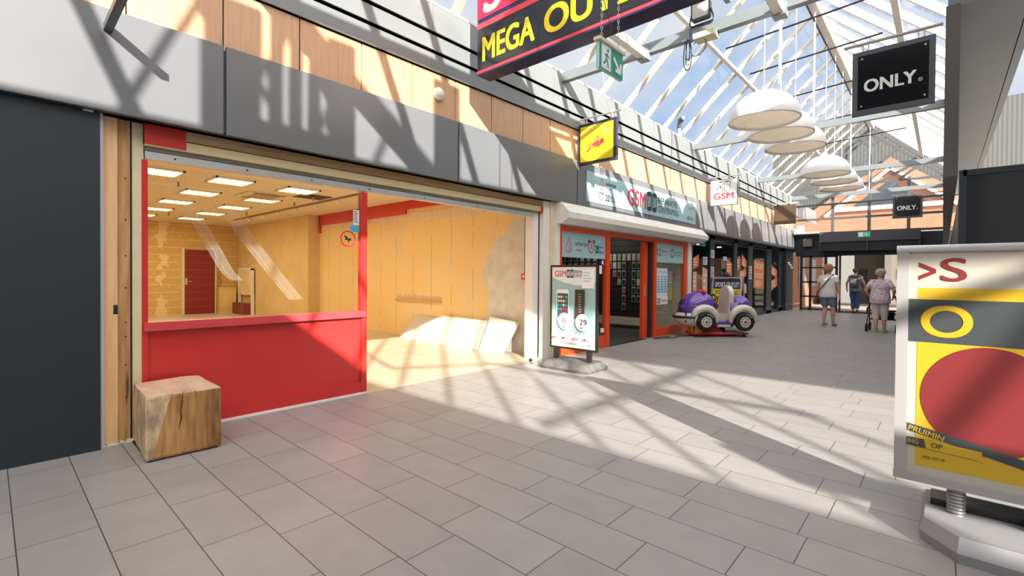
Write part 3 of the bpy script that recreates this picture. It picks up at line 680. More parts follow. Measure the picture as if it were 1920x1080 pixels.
fr = empty('glass_shopfront', (-4.65, 8.8, 0), 'orange framed glass front of the phone repair shop with its door open', 'shopfront')
def OB(y0, y1, z0, z1, nm, m=orange, x0=-.04, x1=.04, par=None): return MB().box(x0, x1, y0-8.8, y1-8.8, z0, z1).build(nm, m, par or fr)
OB(6.23, 11.42, 2.06, 2.13, 'top_rail'); OB(6.23, 6.30, 0, 2.06, 'jamb'); OB(6.30, 7.70, .0, .22, 'bottom_rail'); OB(7.69, 7.82, 0, 2.06, 'mullion'); OB(9.66, 9.77, 0, 2.06, 'mullion')
OB(11.26, 11.42, 0, 2.06, 'jamb'); OB(9.77, 11.26, 0, .19, 'bottom_rail'); OB(9.55, 9.66, 0, 2.06, 'dark_strip', dark_m, -.08, .0)  # dark strip between the door leaf and the mullion
OB(9.32, 9.52, 0, 2.05, 'door_leaf', orange, -.12, -.05); OB(9.36, 9.385, .9, 1.15, 'door_handle', alu, -.05, -.03)
OB(6.30, 7.69, .22, 2.06, 'glass_pane', gls, -.006, .002); OB(9.77, 11.26, .19, 2.06, 'glass_pane', gls, -.006, .002)
OB(7.82, 9.32, 0, .012, 'threshold', dark_m, -.05, .05)
f = Face((.006, -2.50, 1.63), *YZ, parent=fr)
f.rect(0, 0, 1.39, .43, tealp, 'window_film')
thumb(f, .16, .10, .23, redp); f.text('scherpe', .42, .18, .80, .28, blk); f.text('PRIJZEN', .44, .10, .62, .145, redp)
clock(f, .92, .2, .24, redp, blk); f.text('20', 1.04, .10, 1.17, .24, blk, bold=.02); f.text('min.', 1.19, .19, 1.32, .24, blk); f.text('klaar', 1.19, .10, 1.34, .15, blk)
f.rect(1.24, -1.35, 1.36, -1.27, wht, 'sticker'); f.rect(1.26, -.10, 1.32, -.03, wht, 'sticker'); f.rect(1.18, -.27, 1.27, -.12, wht, 'sticker')
f = Face((.006, .97, 1.63), *YZ, parent=fr)
f.rect(0, 0, 1.49, .43, tealp, 'window_film')
f.text('12', .08, .15, .26, .30, blk, bold=.01); f.text('maanden', .30, .23, .66, .28, blk); f.text('garantie', .30, .16, .58, .20, redp)
f.disc(.86, .22, .10, blk); f.disc(.86, .22, .075, tealp); f.text('C', .83, .17, .89, .27, redp); f.text('NO CURE', 1.0, .225, 1.38, .275, blk); f.text('NO PAY', 1.0, .155, 1.34, .20, blk)
S = empty('opening_hours_poster', (-4.63, 9.80, .70), 'white and blue opening hours poster stuck inside the right orange window', 'poster')
f = Face((.0, 0, 0), *YZ, parent=S); f.rect(0, 0, .55, .80, mat('poster_blue', (.62, .78, .86), .4), 'paper')
f.text('Openingstijden', .05, .69, .50, .745, redp)
for k in range(7):
    for c_, wd in ((.03, .10), (.20, .12), (.38, .12)): f.rect(c_, .60-k*.055, c_+wd, .625-k*.055, mat('print_blue', (.12, .3, .5), .5), 'small_print')
f.rect(0, 0, .55, .17, wht, 'paper'); phones(f, .03, .03, .12, .11, blk); f.text('Zaterdag', .20, .04, .5, .12, redp)

# inside
slat = mat('black_slat', (.016, .018, .017), .5)
mb = MB().box(-9.2, -5.50, 11.30, 11.36, .25, 2.56)
for k in range(15): mb.box(-9.2, -5.50, 11.285, 11.30, .26+k*.155, .395+k*.155)
struct('wall_right', mb, slat)
struct('baseboard_right', bx(-9.2, -5.5, 11.27, 11.36, 0, .25), mat('cream_base', (.62, .55, .44), .5))
struct('wall_right', bx(-5.50, -4.70, 11.30, 11.36, 0, 2.56), mat('pale_wall', (.62, .56, .44), .7))
MC['pale_wall2'] = mat('pale_wall2', (.60, .56, .46), .7)
struct('wall_left', bx(-4.80, -4.79, 11.42, 11.9, 0, 2.56), dark_m)
struct('wall_back', bx(-9.5, -9.2, 6.2, 22.4, 0, 2.6), dark_m)
struct('wall_back', bx(-9.5, -4.76, 22.3, 22.45, 0, 2.6), dark_m)
struct('wall_left', bx(-9.5, -4.8, 6.19, 6.25, 0, 2.56), mat('pale_wall2', (.6, .56, .46), .7))
prof_c = [mat('pack_a', (.55, .50, .40), .4), mat('pack_b', (.35, .36, .36), .4), mat('pack_c', (.03, .03, .035), .3), mat('pack_d', (.45, .09, .09), .4), mat('pack_e', (.04, .30, .16), .4), mat('pack_f', (.62, .58, .50), .4)]
rnd = random.Random(11)
def pack(x, z, k, lab):
    t = empty('phone_case_pack', (x, 11.285, z), None, 'phone case pack', 'phone case packs hanging on the black slat wall')
    t['label'] = lab
    MB().box(-.052, .052, -.035, -.01, -.105, .075).build('card', prof_c[0 if k == 0 else (5 if k == 5 else 1)], t)
    MB().bev(-.036, .036, -.046, -.036, -.085, .035, .01, 'y').build('case', prof_c[k], t)
    MB().cyl((0, 0, .055), (0, -.06, .058), .004, n=6).build('hook', alu, t)
cols = [-6.64, -6.50, -6.36, -6.22, -6.08, -5.94, -5.80, -5.66]
rows = ['05105505', '2512.225', '.322.243', '..12.254', '...3.225', '...2.22.', '...2....']
for r, row in enumerate(rows):
    for c_, ch in enumerate(row):
        if ch != '.': pack(cols[c_], 1.83-r*.215, int(ch), ('cream backed', 'grey', 'black', 'red', 'green', 'cream')[int(ch)]+' phone case pack in the open doorway, '+ORD[r]+' row down, '+ORD[c_]+' hook from left')
for r in range(4):
    for c_ in range(9):
        if rnd.random() < .85: pack(-8.8+c_*.21, 1.83-r*.23, rnd.choice((0, 1, 2, 3, 2)), 'phone case pack behind the left orange window, '+ORD[r]+' row down, '+ORD[c_]+' hook from left')
tag(MB().box(-9.1, -5.6, 10.9, 11.24, .0, .05).build('floor_mat', rub), 'low black plinth at the foot of the black slat wall', 'plinth')
t = empty('display_card', (-5.2, 11.24, 1.1), 'pale notice board with a red emblem behind the right orange window', 'notice')
f = Face((0, 0, 0), *XZ, parent=t); f.rect(-.25, -.35, .3, .35, mat('pale_yellow', (.72, .66, .40), .5), 'paper'); f.rect(-.25, .05, .3, .35, wht, 'paper'); f.rect(-.05, .12, .13, .26, redp, 'emblem')
for i, (y, x) in enumerate(((7.5, -6.5), (9.2, -6.5), (10.4, -6.8))):
    l = bpy.data.lights.new('spot_light', 'AREA'); l.size = .4; l.energy = 10; l.color = (1, .92, .8)
    t = empty('ceiling_light', (x, y, 2.55), 'small round ceiling light inside the repair shop, '+('left', 'middle', 'right')[i]+' one', 'ceiling light')
    MB().cyl((0, 0, 0), (0, 0, -.02), .08, n=20).build('lens', mat('spot_lens', (.9, .9, .85), .4, emit=(1, .93, .8), es=4), t)
    lo = bpy.data.objects.new('spot_light', l); COL.objects.link(lo); lo.parent = t; lo.location = (0, 0, -.05)

# ================================================================== SPORT OUTLET SHOPFRONT
sp = empty('glass_shopfront', (-4.78, 16.9, 0), 'long black framed glass shopfront with orange posters past the toy car', 'shopfront')
def QB(y0, y1, z0, z1, nm, m=dark_m, x0=-.05, x1=.05): return MB().box(x0, x1, y0-16.9, y1-16.9, z0, z1).build(nm, m, sp)
ms = [(11.95, 12.1), (13.3, 13.62), (15.3, 15.62), (16.75, 17.2), (18.95, 19.6), (20.7, 21.2)]
for a, b in ms: QB(a, b, 0, 2.45, 'mullion')
QB(11.95, 21.2, 2.36, 2.56, 'top_rail'); QB(11.95, 21.2, 0, .10, 'bottom_rail')
for i in range(5): QB(ms[i][1], ms[i+1][0], .10, 2.36, 'glass_pane', gls, -.006, .004)
QB(12.1, 20.7, 2.28, 2.31, 'head_bar', dark_m, -.04, .04)
struct('wall_left', bx(-4.9, -4.6, 21.2, 22.4, 0, 2.56), dark_m)
opm = mat('orange_poster', (.80, .22, .05), .5); lpm = mat('pale_poster', (.62, .66, .68), .5); ppm = mat('peach_poster', (.82, .46, .30), .5)
def poster(y0, y1, z0, z1, m, lab, tilt=0, text=None, n=3):
    t = empty('window_poster', (-4.772, (y0+y1)/2, (z0+z1)/2), lab, 'poster', 'posters in the sport shop windows')
    f = Face((.0, 0, 0), *YZ, parent=t); a, b = (y1-y0)/2, (z1-z0)/2
    f.poly([(-a, -b-tilt), (a, -b+tilt), (a, b+tilt), (-a, b-tilt)], m, 'paper')
    if text:
        h = 2*b/len(text)
        for k, s_ in enumerate(text):
            if not s_: f.lines(-a*.75, -b*.85, a*.75, -b+h*.9, 4, wht); continue
            f.text(s_, -a*.8, b-h*(k+.8), a*.8, b-h*(k+.25), wht, rot=math.atan2(tilt, a)*.6)
    elif n: f.lines(-a*.75, -b*.7, a*.75, b*.7, n, wht if m is not lpm else blk, seed=int(y0*10))
poster(12.17, 12.58, 1.55, 1.85, opm, 'orange slanted poster in the first sport shop pane, upper left', .06)
poster(12.20, 12.45, .95, 1.45, ppm, 'peach poster low in the first sport shop pane', 0)
poster(12.85, 13.22, .85, 1.55, ppm, 'peach tall poster above the toy car in the first sport shop pane', -.03)
poster(12.88, 13.2, 1.64, 1.86, lpm, 'pale paper at the top of the first sport shop pane', 0)
for y0, y1, z0, z1, lb in ((13.33, 13.60, 1.84, 2.06, 'pale paper high on the mullion left of the second sport shop pane'), (13.33, 13.58, 1.30, 1.60, 'pale paper low on the mullion left of the second sport shop pane'), (16.78, 17.1, 1.25, 1.68, 'pale blue tall paper on the mullion left of the SPORT OUTLET window poster'), (14.46, 14.76, 1.8, 1.92, 'small white paper in the second sport shop pane')):
    t = empty('window_notice', (-4.77 if 'mullion' not in lb else -4.725, y0, z0), lb, 'notice', 'posters in the sport shop windows'); f = Face((0, 0, 0), *YZ, parent=t); f.rect(0, 0, y1-y0, z1-z0, lpm, 'paper'); f.lines(.03, .03, y1-y0-.03, z1-z0-.03, 4, blk)
poster(14.74, 15.26, 1.40, 1.80, opm, 'orange slanted poster at the right of the second sport shop pane', -.08)
poster(15.7, 15.98, 1.55, 1.95, opm, 'orange narrow poster at the left of the third sport shop pane', .05)
poster(16.2, 16.7, 1.62, 1.95, opm, 'orange slanted poster at the top right of the third sport shop pane', -.1)
poster(15.95, 16.68, 1.28, 1.55, opm, 'orange slanted poster across the middle of the third sport shop pane', .09)
poster(16.25, 16.72, .82, 1.12, ppm, 'peach slanted poster low in the third sport shop pane', -.05)
poster(17.50, 18.75, .92, 1.88, opm, 'large orange poster reading SPORT OUTLET on the fourth sport shop pane', -.04, ['SPORT', 'OUTLET', ''])
poster(19.7, 20.55, 1.36, 1.70, opm, 'orange slanted poster in the last sport shop pane, upper one', -.1)
poster(19.7, 20.6, .90, 1.26, opm, 'orange slanted poster in the last sport shop pane, lower one', .1)
# inside of the sport shop
struct('wall_right', bx(-9.2, -4.85, 11.55, 11.62, 0, 2.6), dark_m)
rk = mat('stock_red', (.35, .05, .04), .7, var=.4, vs=5); rk2 = mat('stock_mix', (.25, .2, .17), .7, var=.5, vs=7)
for i, (x, y) in enumerate(((-6.4, 13.2), (-6.6, 15.2), (-6.5, 17.4), (-6.6, 19.6))):
    t = empty('clothes_rack', (x, y, 0), 'dim clothes rack inside the sport shop, '+('behind the first pane', 'behind the second pane', 'behind the fourth pane', 'behind the last pane')[i], 'clothes rack')
    MB().cyl((0, -.6, 1.35), (0, .6, 1.35), .015, n=8).cyl((0, -.6, 0), (0, -.6, 1.35), .015, n=8).cyl((0, .6, 0), (0, .6, 1.35), .015, n=8).build('rail', alu, t)
    MB().box(-.3, .3, -.63, -.57, 0, .03).box(-.3, .3, .57, .63, 0, .03).build('foot', alu, t)
    for k in range(11):
        y_ = -.52+k*.104; MB().prism([(-.22, y_, 1.2), (0, y_, 1.33), (.22, y_, 1.2), (.2, y_, .6), (-.2, y_, .6)], [(-.22, y_+.06, 1.2), (0, y_+.06, 1.33), (.22, y_+.06, 1.2), (.2, y_+.06, .6), (-.2, y_+.06, .6)]).build('garment', (rk, rk2, blk, mat('stock_cream', (.5, .42, .35), .8))[(k*7+i) % 4], t)
for i, y in enumerate((13.4, 15.8, 18.2, 20.4)):
    t = empty('ceiling_light', (-6.9, y, 2.56), 'small ceiling light inside the sport shop, '+('first', 'second', 'third', 'fourth')[i]+' from the toy car', 'ceiling light')
    MB().cyl((0, 0, 0), (0, 0, -.02), .09, n=20).build('lens', MC['spot_lens'], t)
    l = bpy.data.lights.new('spot_light', 'AREA'); l.size = .4; l.energy = 14; l.color = (1, .85, .68); lo = bpy.data.objects.new('spot_light', l); COL.objects.link(lo); lo.parent = t; lo.location = (0, 0, -.05)
t = empty('emergency_exit_sign', (-5.4, 14.5, 2.30), 'small green exit sign glowing inside the sport shop', 'exit sign'); f = Face((0, 0, 0), *YZ, parent=t)
grn = mat('exit_green', (.0, .35, .20), .4, emit=(0, .5, .28), es=.35); f.rect(-.25, -.06, .25, .08, grn, 'panel'); f.rect(-.22, -.04, -.02, .06, wht, 'pictogram')
for i, (y, z) in enumerate(((21.35, 1.88), (21.6, 1.80), (21.85, 1.70))):
    t = empty('globe_bulb', (-4.54, y, z), 'small white globe bulb hanging by the dark end wall, '+('highest', 'middle', 'lowest')[i]+' of three', 'bulb', 'globe bulbs by the end wall')
    MB().lathe([(0, -.05), (.03, -.045), (.05, -.01), (.045, .025), (.02, .045), (0, .05)], n=14).build('globe', wht, t); MB().cyl((0, 0, .04), (0, 0, 2.44-z), .004, n=5).build('cord', blk, t)

# ================================================================== HANGING SIGNS
def bracket(t, x0, x1, z, y=0):
    MB().cyl((x0, y, z), (x1, y, z), .013, n=10).build('tube', W_, t)
def hanger(t, xs, z0, z1):
    for x in xs: MB().box(x-.008, x+.008, -.004, .004, z0, z1).build('hanger', alu, t)
t = empty('hanging_sign', (-4.2, 6.7, 3.5), 'square yellow candy shop sign in a dark frame on a white bracket', 'sign')
MB().box(-.36, .355, -.03, .03, -.335, .335).build('frame', mat('sign_frame', (.035, .035, .045), .4), t)
f = Face((-.32, -.031, -.29), *XZ, parent=t); f.rect(0, 0, .62, .58, mat('sign_yellow', (.90, .74, .03), .3), 'face')
for k, ch in enumerate('Candy Shop'):
    if ch != ' ':
        a = math.radians(150-k*13.3); f.text(ch, .31+.27*math.cos(a)*.95-.022, .29+.20*math.sin(a), .31+.27*math.cos(a)*.95+.022, .29+.20*math.sin(a)+(.075 if ch in 'CShdy' else .055), mat('sign_peach', (.95, .58, .45), .4), rot=a-math.pi/2)
bn = mat('sweet_brown', (.55, .26, .06), .4)
f.disc(.22, .25, .075, bn, 'sweets_emblem', ry=.045); f.disc(.34, .26, .07, mat('sweet_red', (.65, .08, .06), .4), 'sweets_emblem', ry=.05); f.disc(.42, .29, .04, redp, 'sweets_emblem')
f.line([(.25, .24), (.32, .32), (.36, .40)], .025, redp, 'sweets_emblem')
for k in range(4): f.line([(.29+k*.02, .30+k*.028), (.315+k*.02, .29+k*.028)], .008, wht, 'sweets_emblem')
f.line([(.12, .15), (.20, .20)], .02, redp, 'sweets_emblem'); f.text('SNOEPEN', .12, .09, .26, .115, bn); f.text('EN VOORDELIG', .29, .10, .50, .125, bn)
bracket(t, -.42, .42, .43); hanger(t, (-.28, -.22, .24, .30), .335, .43)
MB().cyl((.2, 0, .43), (-.0, -.02, 1.6), .003, n=5).build('wire', alu, t)
t = empty('hanging_sign', (-4.12, 12.5, 3.45), 'square white sign with two phones above red GSM lettering', 'sign')
MB().box(-.335, .335, -.03, .03, -.325, .325).build('frame', mat('sign_frame_grey', (.12, .13, .14), .4), t)
f = Face((-.32, -.031, -.31), *XZ, parent=t); f.rect(0, 0, .63, .62, mat('sign_white', (.72, .80, .80), .3), 'face')
for x in (.17, .34):
    f.line(rrect(x, x+.13, .33, .58, .02, 3), .014, blk, 'phone_icon', closed=True); f.rect(x+.04, .56, x+.09, .575, blk, 'phone_icon')
f.line([(.19, .52), (.25, .46), (.29, .50)], .012, blk, 'phone_icon'); f.line([(.18, .40), (.24, .44), (.29, .38)], .012, blk, 'phone_icon'); f.disc(.235, .45, .018, blk, 'phone_icon')
f.disc(.385, .49, .01, blk, 'phone_icon'); f.disc(.425, .49, .01, blk, 'phone_icon'); f.line([(.375, .455), (.405, .435), (.435, .455)], .01, blk, 'phone_icon')
f.text('GSM', .08, .14, .56, .30, redp, bold=.03); f.text('REPARATIE CENTRUM .NL', .08, .06, .56, .10, blk)
bracket(t, -.42, .42, .40); hanger(t, (-.26, -.2, .2, .26), .325, .40)
t = empty('hanging_sign', (-4.14, 18.8, 3.52), 'blank brown hanging sign with its print removed, farthest sign on the left', 'sign')
MB().box(-.34, .34, -.03, .03, -.335, .335).build('board', mat('brown_board', (.09, .06, .035), .5, var=.15, vs=2), t)
bracket(t, -.42, .42, .39); hanger(t, (-.26, .26), .335, .39)
def only(loc, lab, w=.345, h=.345):
    t = empty('hanging_sign', loc, lab, 'sign'); MB().box(-w, w, -.03, .03, -h, h).build('frame', mat('slate_frame', (.09, .10, .115), .4), t)
    f = Face((-w, -.031, -h), *XZ, parent=t); s = w/.345
    f.rect(.05*s, .055*s, .64*s, .64*s, black, 'face')
    f.text('ONLY', .105*s, .235*s, .545*s, .37*s, wht, bold=.05); f.line([(.575*s+.018*math.cos(k*.7), .26*s+.018*math.sin(k*.7)) for k in range(9)], .004, wht, 'registered_mark', closed=True); f.text('R', .568*s, .252*s, .582*s, .268*s, wht)
    for a, b in ((.085, .605), (.61, .605), (.085, .09), (.61, .09)): f.disc(a*s, b*s, .009*s, alu, 'screw_cap')
    return t
t = only((-.455, 6.85, 3.575), 'large black square sign reading ONLY, nearest of the two', .365, .365)
MB().cyl((-.45, 0, .46), (.42, 0, .46), .018, n=12).build('tube', mat('tube_grey', (.45, .44, .42), .4), t); hanger(t, (-.27, -.22, .22, .27), .365, .46)
t = only((-.85, 19.2, 3.52), 'small looking black square sign reading ONLY, the far one near the end gable', .36, .33); MB().cyl((-.4, 0, .4), (.85, 0, .4), .016, n=10).build('tube', MC['tube_grey'], t); hanger(t, (-.25, .25), .33, .4)

# big sign box
t = empty('sign_box', (-2.09, 4.11, 3.73), 'large red, navy and black MEGA OUTLET sign box hanging overhead', 'sign')
nv = mat('navy', (.015, .018, .06), .25); MB().box(-2.125, 2.125, -.11, .11, 0, 1.25).build('box', nv, t)
f = Face((-2.125, -.111, 0), *XZ, parent=t)
f.rect(.0, .018, 4.25, .05, mat('coral', (.80, .05, .07), .4), 'border'); f.rect(.02, .055, 4.23, .54, black, 'face'); f.rect(.0, .545, 4.25, .61, MC['coral'], 'border')
f.rect(.0, .66, 4.25, 1.23, mat('crimson', (.62, .02, .06), .35), 'face')
f.text('MEGA', .09, .14, .90, .43, yel, bold=.045); f.text('OUTLET', 1.03, .14, 2.55, .43, yel, bold=.045)
f.text('S', .10, .70, .45, 1.15, wht, bold=.04, italic=.2)
for x in (-1.05, .65):
    MB().box(x-.05, x+.05, .11, 2.12, .62, .74).build('support_bar', W_, t); MB().box(x-.07, x+.07, 2.0, 2.14, .60, .76).build('clamp', steel, t)
for x in (-1.6, 1.6): MB().cyl((x, 0, 1.25), (x, 0, 1.76), .012, n=8).build('suspension_rod', alu, t)
def chain(pts, par, r=.006, lk=.032):
    mb = MB(); p, q = Vector(pts[0]), Vector(pts[1]); d = (q-p).normalized(); n = int((q-p).length/(lk*.8)); a = d.orthogonal().normalized(); b = d.cross(a)
    for k in range(n):
        c = p+d*(k+.5)*lk*.8; s_ = a if k % 2 else b
        mb.tube([c+d*(lk*.5*math.cos(i*math.pi/3))+s_*(lk*.28*math.sin(i*math.pi/3)) for i in range(6)], r*.5, 4, closed=True)
    return mb.build('chain', mat('galvanised', (.5, .5, .48), .35, metal=.8), par)
t = empty('emergency_exit_sign', (-2.02, 3.38, 3.05), 'green exit sign with running figure and arrow hanging on chains', 'exit sign')
gx = mat('exit_green2', (.0, .32, .22), .4); MB().box(-.03, .03, -.19, .21, .11, .135).build('housing', cream, t)
MB().box(-.012, .012, -.17, .19, -.10, .11).build('panel', mat('acrylic', (.45, .7, .72), .2), t)
for s_ in (1, -1):
    f = Face((.013*s_, -.17 if s_ > 0 else .19, -.10), (0, s_, 0), (0, 0, 1), parent=t)
    f.rect(0, 0, .36, .20, gx, 'face'); f.rect(.03, .01, .17, .20, wht, 'pictogram')
    f.disc(.125, .165, .015, gx, 'pictogram'); f.line([(.115, .14), (.10, .10), (.12, .07), (.13, .03)], .018, gx, 'pictogram'); f.line([(.10, .10), (.08, .06), (.055, .05)], .016, gx, 'pictogram'); f.line([(.075, .12), (.11, .13), (.14, .11)], .012, gx, 'pictogram')
    f.line([(.21, .14), (.31, .05)] if s_ > 0 else [(.30, .14), (.21, .06)], .03, wht, 'arrow'); f.line([(.24, .05), (.32, .045), (.32, .12)], .028, wht, 'arrow')
for y in (-.12, .14): chain([(0, y, .135), (0, y*.9, 1.72)], t)
MB().tube([(0, -.08, .135), (.02, .0, .25), (-.01, -.1, .5), (.01, -.12, 1.0), (0, -.12, 1.7)], .004, 5).build('cable', blk, t)
tag(MB().box(-2.05, -1.99, 3.1, 6.2, 4.72, 4.78).build('cross_bar', steel), 'grey bar above the exit sign carrying its chains', 'bar')

# ================================================================== GSM PAVEMENT SIGN
t = empty('pavement_sign', (-3.90, 5.62, 0), 'black framed poster stand with phone prices standing on a grey rubber foot', 'pavement sign')
bk = mat('stand_black', (.02, .02, .02), .35)
mb = MB().box(-.405, -.375, -.02, .02, .265, 1.475).box(.375, .405, -.02, .02, .265, 1.475).box(-.375, .375, -.02, .02, 1.445, 1.475).box(-.375, .375, -.02, .02, .265, .295)
mb.build('frame', bk, t); MB().box(-.39, .39, -.012, .012, .28, 1.46).build('back_panel', bk, t)
f = Face((-.375, -.014, .295), *XZ, parent=t)
f.rect(0, 0, .75, 1.15, wht, 'poster'); f.poly([(0, .20), (.75, .20), (.75, .93), (.6, .90), (.42, .89), (.2, .93), (0, 1.0)], tealp, 'poster')
f.text('GSM', .05, 1.01, .25, 1.10, redp, bold=.02); phones(f, .265, 1.0, .12, .11, blk); f.text('REPA', .40, 1.06, .53, 1.10, blk); f.text('CENT', .40, 1.005, .53, 1.045, blk)
f.rect(.53, .85, .73, 1.11, mat('paper_white', (.92, .93, .95), .5), 'taped_paper'); f.lines(.55, .93, .72, 1.09, 4, mat('print_grey', (.5, .5, .52), .5), cols=1)
f.rrect(.09, .36, .31, .83, .03, wht, 'phone_picture'); f.rect(.105, .42, .295, .77, mat('phone_screen', (.08, .10, .10), .2), 'phone_picture')
rnd = random.Random(2)
for r in range(4):
    for c_ in range(4): f.rrect(.118+c_*.044, .70-r*.058, .148+c_*.044, .735-r*.058, .007, (wht, redp, grn, MC['print_blue'])[rnd.randrange(4)] if rnd.random() > .3 else wht, 'app_icon')
f.rect(.42, .42, .58, .83, mat('dark_phone', (.06, .045, .035), .25), 'phone_picture'); f.lines(.48, .5, .54, .78, 8, mat('print_grey2', (.3, .28, .25), .5))
for cx, txt in ((.24, '35,-'), (.55, '29')):
    f.disc(cx, .37, .115, wht, 'price_disc', ry=.12); f.text('vanaf', cx-.04, .435, cx+.04, .455, blk); f.text('\u20ac', cx-.085, .355, cx-.055, .40, blk); f.text(txt, cx-.045, .335, cx+.075, .415, blk, bold=.01); f.lines(cx-.05, .275, cx+.05, .31, 2, blk)
for k, c_ in enumerate((.03, .21, .39, .57)): f.disc(c_+.02, .13, .016, redp if k % 2 == 0 else blk, 'print_icon'); f.lines(c_+.045, .115, c_+.15, .15, 2, blk, seed=k+1)
f.text('WWW.', .03, .05, .16, .08, blk, bold=.02); f.text('GSM', .165, .05, .25, .08, redp, bold=.02); f.text('REPARATIE', .255, .05, .47, .08, blk, bold=.02); f.text('CENTRUM', .475, .05, .63, .08, tealp, bold=.02); f.text('.NL', .635, .05, .70, .08, blk, bold=.02)
for x in (-.30, .27): MB().box(x-.03, x+.03, -.03, .03, .10, .27).build('leg', bk, t)
def slab(w, d, h, r=.08):
    P = rrect(-w, w, -d, d, r, 3); mb = MB()
    mb.prism([(a*.96, b*.95, 0) for a, b in P], [(a, b, h*.35) for a, b in P]); mb.prism([(a, b, h*.35) for a, b in P], [(a*.86, b*.72, h) for a, b in P]); return mb
slab(.43, .30, .115, .09).build('rubber_foot', mat('rubber_grey', (.13, .13, .12), .75, var=.3, vs=12, bump=.3), t)

# ================================================================== POSTER STAND ON THE RIGHT
t = empty('pavement_sign', (.165, 3.35, 0), 'tall aluminium poster stand with yellow and red sale poster at the right', 'pavement sign')
mb = MB()
for a in ((-.35, -.30, .25, 1.49), (.30, .35, .25, 1.49)): mb.box(a[0], a[1], -.05, .05, a[2], a[3])
mb.build('side_profile', mat('profile_dull', (.36, .35, .34), .45), t)
mb = MB().bev(-.352, .352, -.055, .055, 1.455, 1.495, .015, 'x'); mb.build('top_profile', mat('profile_grey', (.50, .48, .50), .4), t); MB().box(-.352, .352, -.055, .055, .245, .285).build('bottom_profile', mat('profile_dull2', (.34, .33, .33), .4), t)
MB().box(-.3, .3, -.035, .035, .285, 1.455).build('light_panel', wht, t)
f = Face((-.35, -.037, .25), *XZ, parent=t); crm = mat('poster_cream', (.48, .45, .38), .35); pyl = mat('poster_yellow', (.58, .37, .025), .3); pgr = mat('poster_slate', (.055, .065, .067), .35); prd = mat('poster_red', (.21, .03, .032), .3)
f.rect(.05, .035, .65, 1.205, crm, 'poster'); f.rect(.088, .96, .65, 1.02, pyl, 'poster'); f.rect(.088, .08, .65, .735, pyl, 'poster'); f.rect(.05, .735, .65, .96, pgr, 'poster')
f.poly([(.09, 1.155), (.09, 1.132), (.138, 1.108), (.09, 1.084), (.09, 1.061), (.158, 1.098), (.158, 1.118)], prd, 'arrow_mark'); f.text('S', .175, 1.055, .275, 1.175, prd, bold=.015)
f.text('O', .10, .765, .30, .93, pyl, bold=.03)
f.disc(.36, .46, .255, prd, 'red_disc', ry=.27, n=72)
f.poly([(.05, .30), (.05, .262), (.26, .215), (.65, .12), (.65, .165), (.3, .25)], pgr, 'tape_band'); f.text('PRUIMIN', .056, .262, .20, .29, pyl, bold=.02, rot=-.23)
f.poly([(.05, .225), (.05, .185), (.13, .178), (.122, .224)], pgr, 'tape_band'); f.text('ING', .055, .193, .10, .216, pyl, bold=.02); f.poly([(.122, .224), (.13, .178), (.34, .165), (.34, .21)], pyl, 'tape_band'); f.text('OP', .15, .188, .195, .213, pgr, bold=.02)
f.text('volg ons op', .115, .125, .205, .143, blk, bold=.01)
for x in (-.10, .18):
    mb = MB(); 
    for k in range(9): mb.lathe([(.030, .08+k*.018), (.038, .085+k*.018), (.038, .092+k*.018), (.030, .098+k*.018)], (x, 0, 0), 18)
    mb.build('spring', mat('spring_steel', (.28, .28, .28), .35, metal=.5), t)
P = [(-.24, -.18), (-.10, -.345), (.34, -.345), (.36, -.3), (.36, .32), (-.24, .32)]
MB().prism([(a*.97, b*.97, 0) for a, b in P], [(a, b, .05) for a, b in P]).prism([(a, b, .05) for a, b in P], [(a*.92, b*.86, .11) for a, b in P]).build('foot', mat('foot_grey', (.27, .27, .28), .5, var=.06), t)
MB().box(-.2, .3, .05, .20, .11, .145).build('water_tank', bk, t)

# ================================================================== WOODEN BLOCK
m, tt, b = nodes('block_wood'); vec, s = sep_obj(tt)
g1 = noise(tt, vec, 9, 7, (1, 1, .22)); g2 = noise(tt, vec, 40, 4, (1, 1, .1))
c = ramp(tt, math_node(tt, 'MULTIPLY_ADD', g2, .35, math_node(tt, 'MULTIPLY', g1, .65)), (.34, (.17, .08, .026)), (.50, (.44, .22, .075)), (.66, (.64, .36, .14)))
edge = math_node(tt, 'ADD', math_node(tt, 'MULTIPLY', math_node(tt, 'SUBTRACT', s[1], -.16), 1.0), math_node(tt, 'MULTIPLY', math_node(tt, 'SUBTRACT', .3, s[2]), .18))
pale = ramp(tt, noise(tt, vec, 14, 6, (1, 1, .4)), (.38, (.38, .27, .19)), (.55, (.74, .54, .31)))
c = mixc(tt, math_node(tt, 'LESS_THAN', math_node(tt, 'ADD', edge, math_node(tt, 'MULTIPLY', math_node(tt, 'SUBTRACT', noise(tt, vec, 3.5, 2), .5), .12)), .03), c, pale)
c = mixc(tt, math_node(tt, 'GREATER_THAN', s[2], .452), c, ramp(tt, noise(tt, vec, 10, 6, (.3, 1, 1)), (.3, (.58, .37, .24)), (.65, (.78, .56, .38))))
tt.links.new(c, b.inputs['Base Color']); b.inputs['Roughness'].default_value = .7
bp = tt.nodes.new('ShaderNodeBump'); bp.inputs['Strength'].default_value = .35; bp.inputs['Distance'].default_value = .006; tt.links.new(g2, bp.inputs['Height']); tt.links.new(bp.outputs[0], b.inputs['Normal'])
t = empty('wooden_block', (-4.36, .965, 0), 'heavy sawn wooden block with a pale edge and cracked top, used as a seat', 'seat block')
rnd = random.Random(9); N = 10; V = []; Fc = []
P = []
cs = [(.30, -.235), (.315, .225), (-.30, .235), (-.31, -.20)]
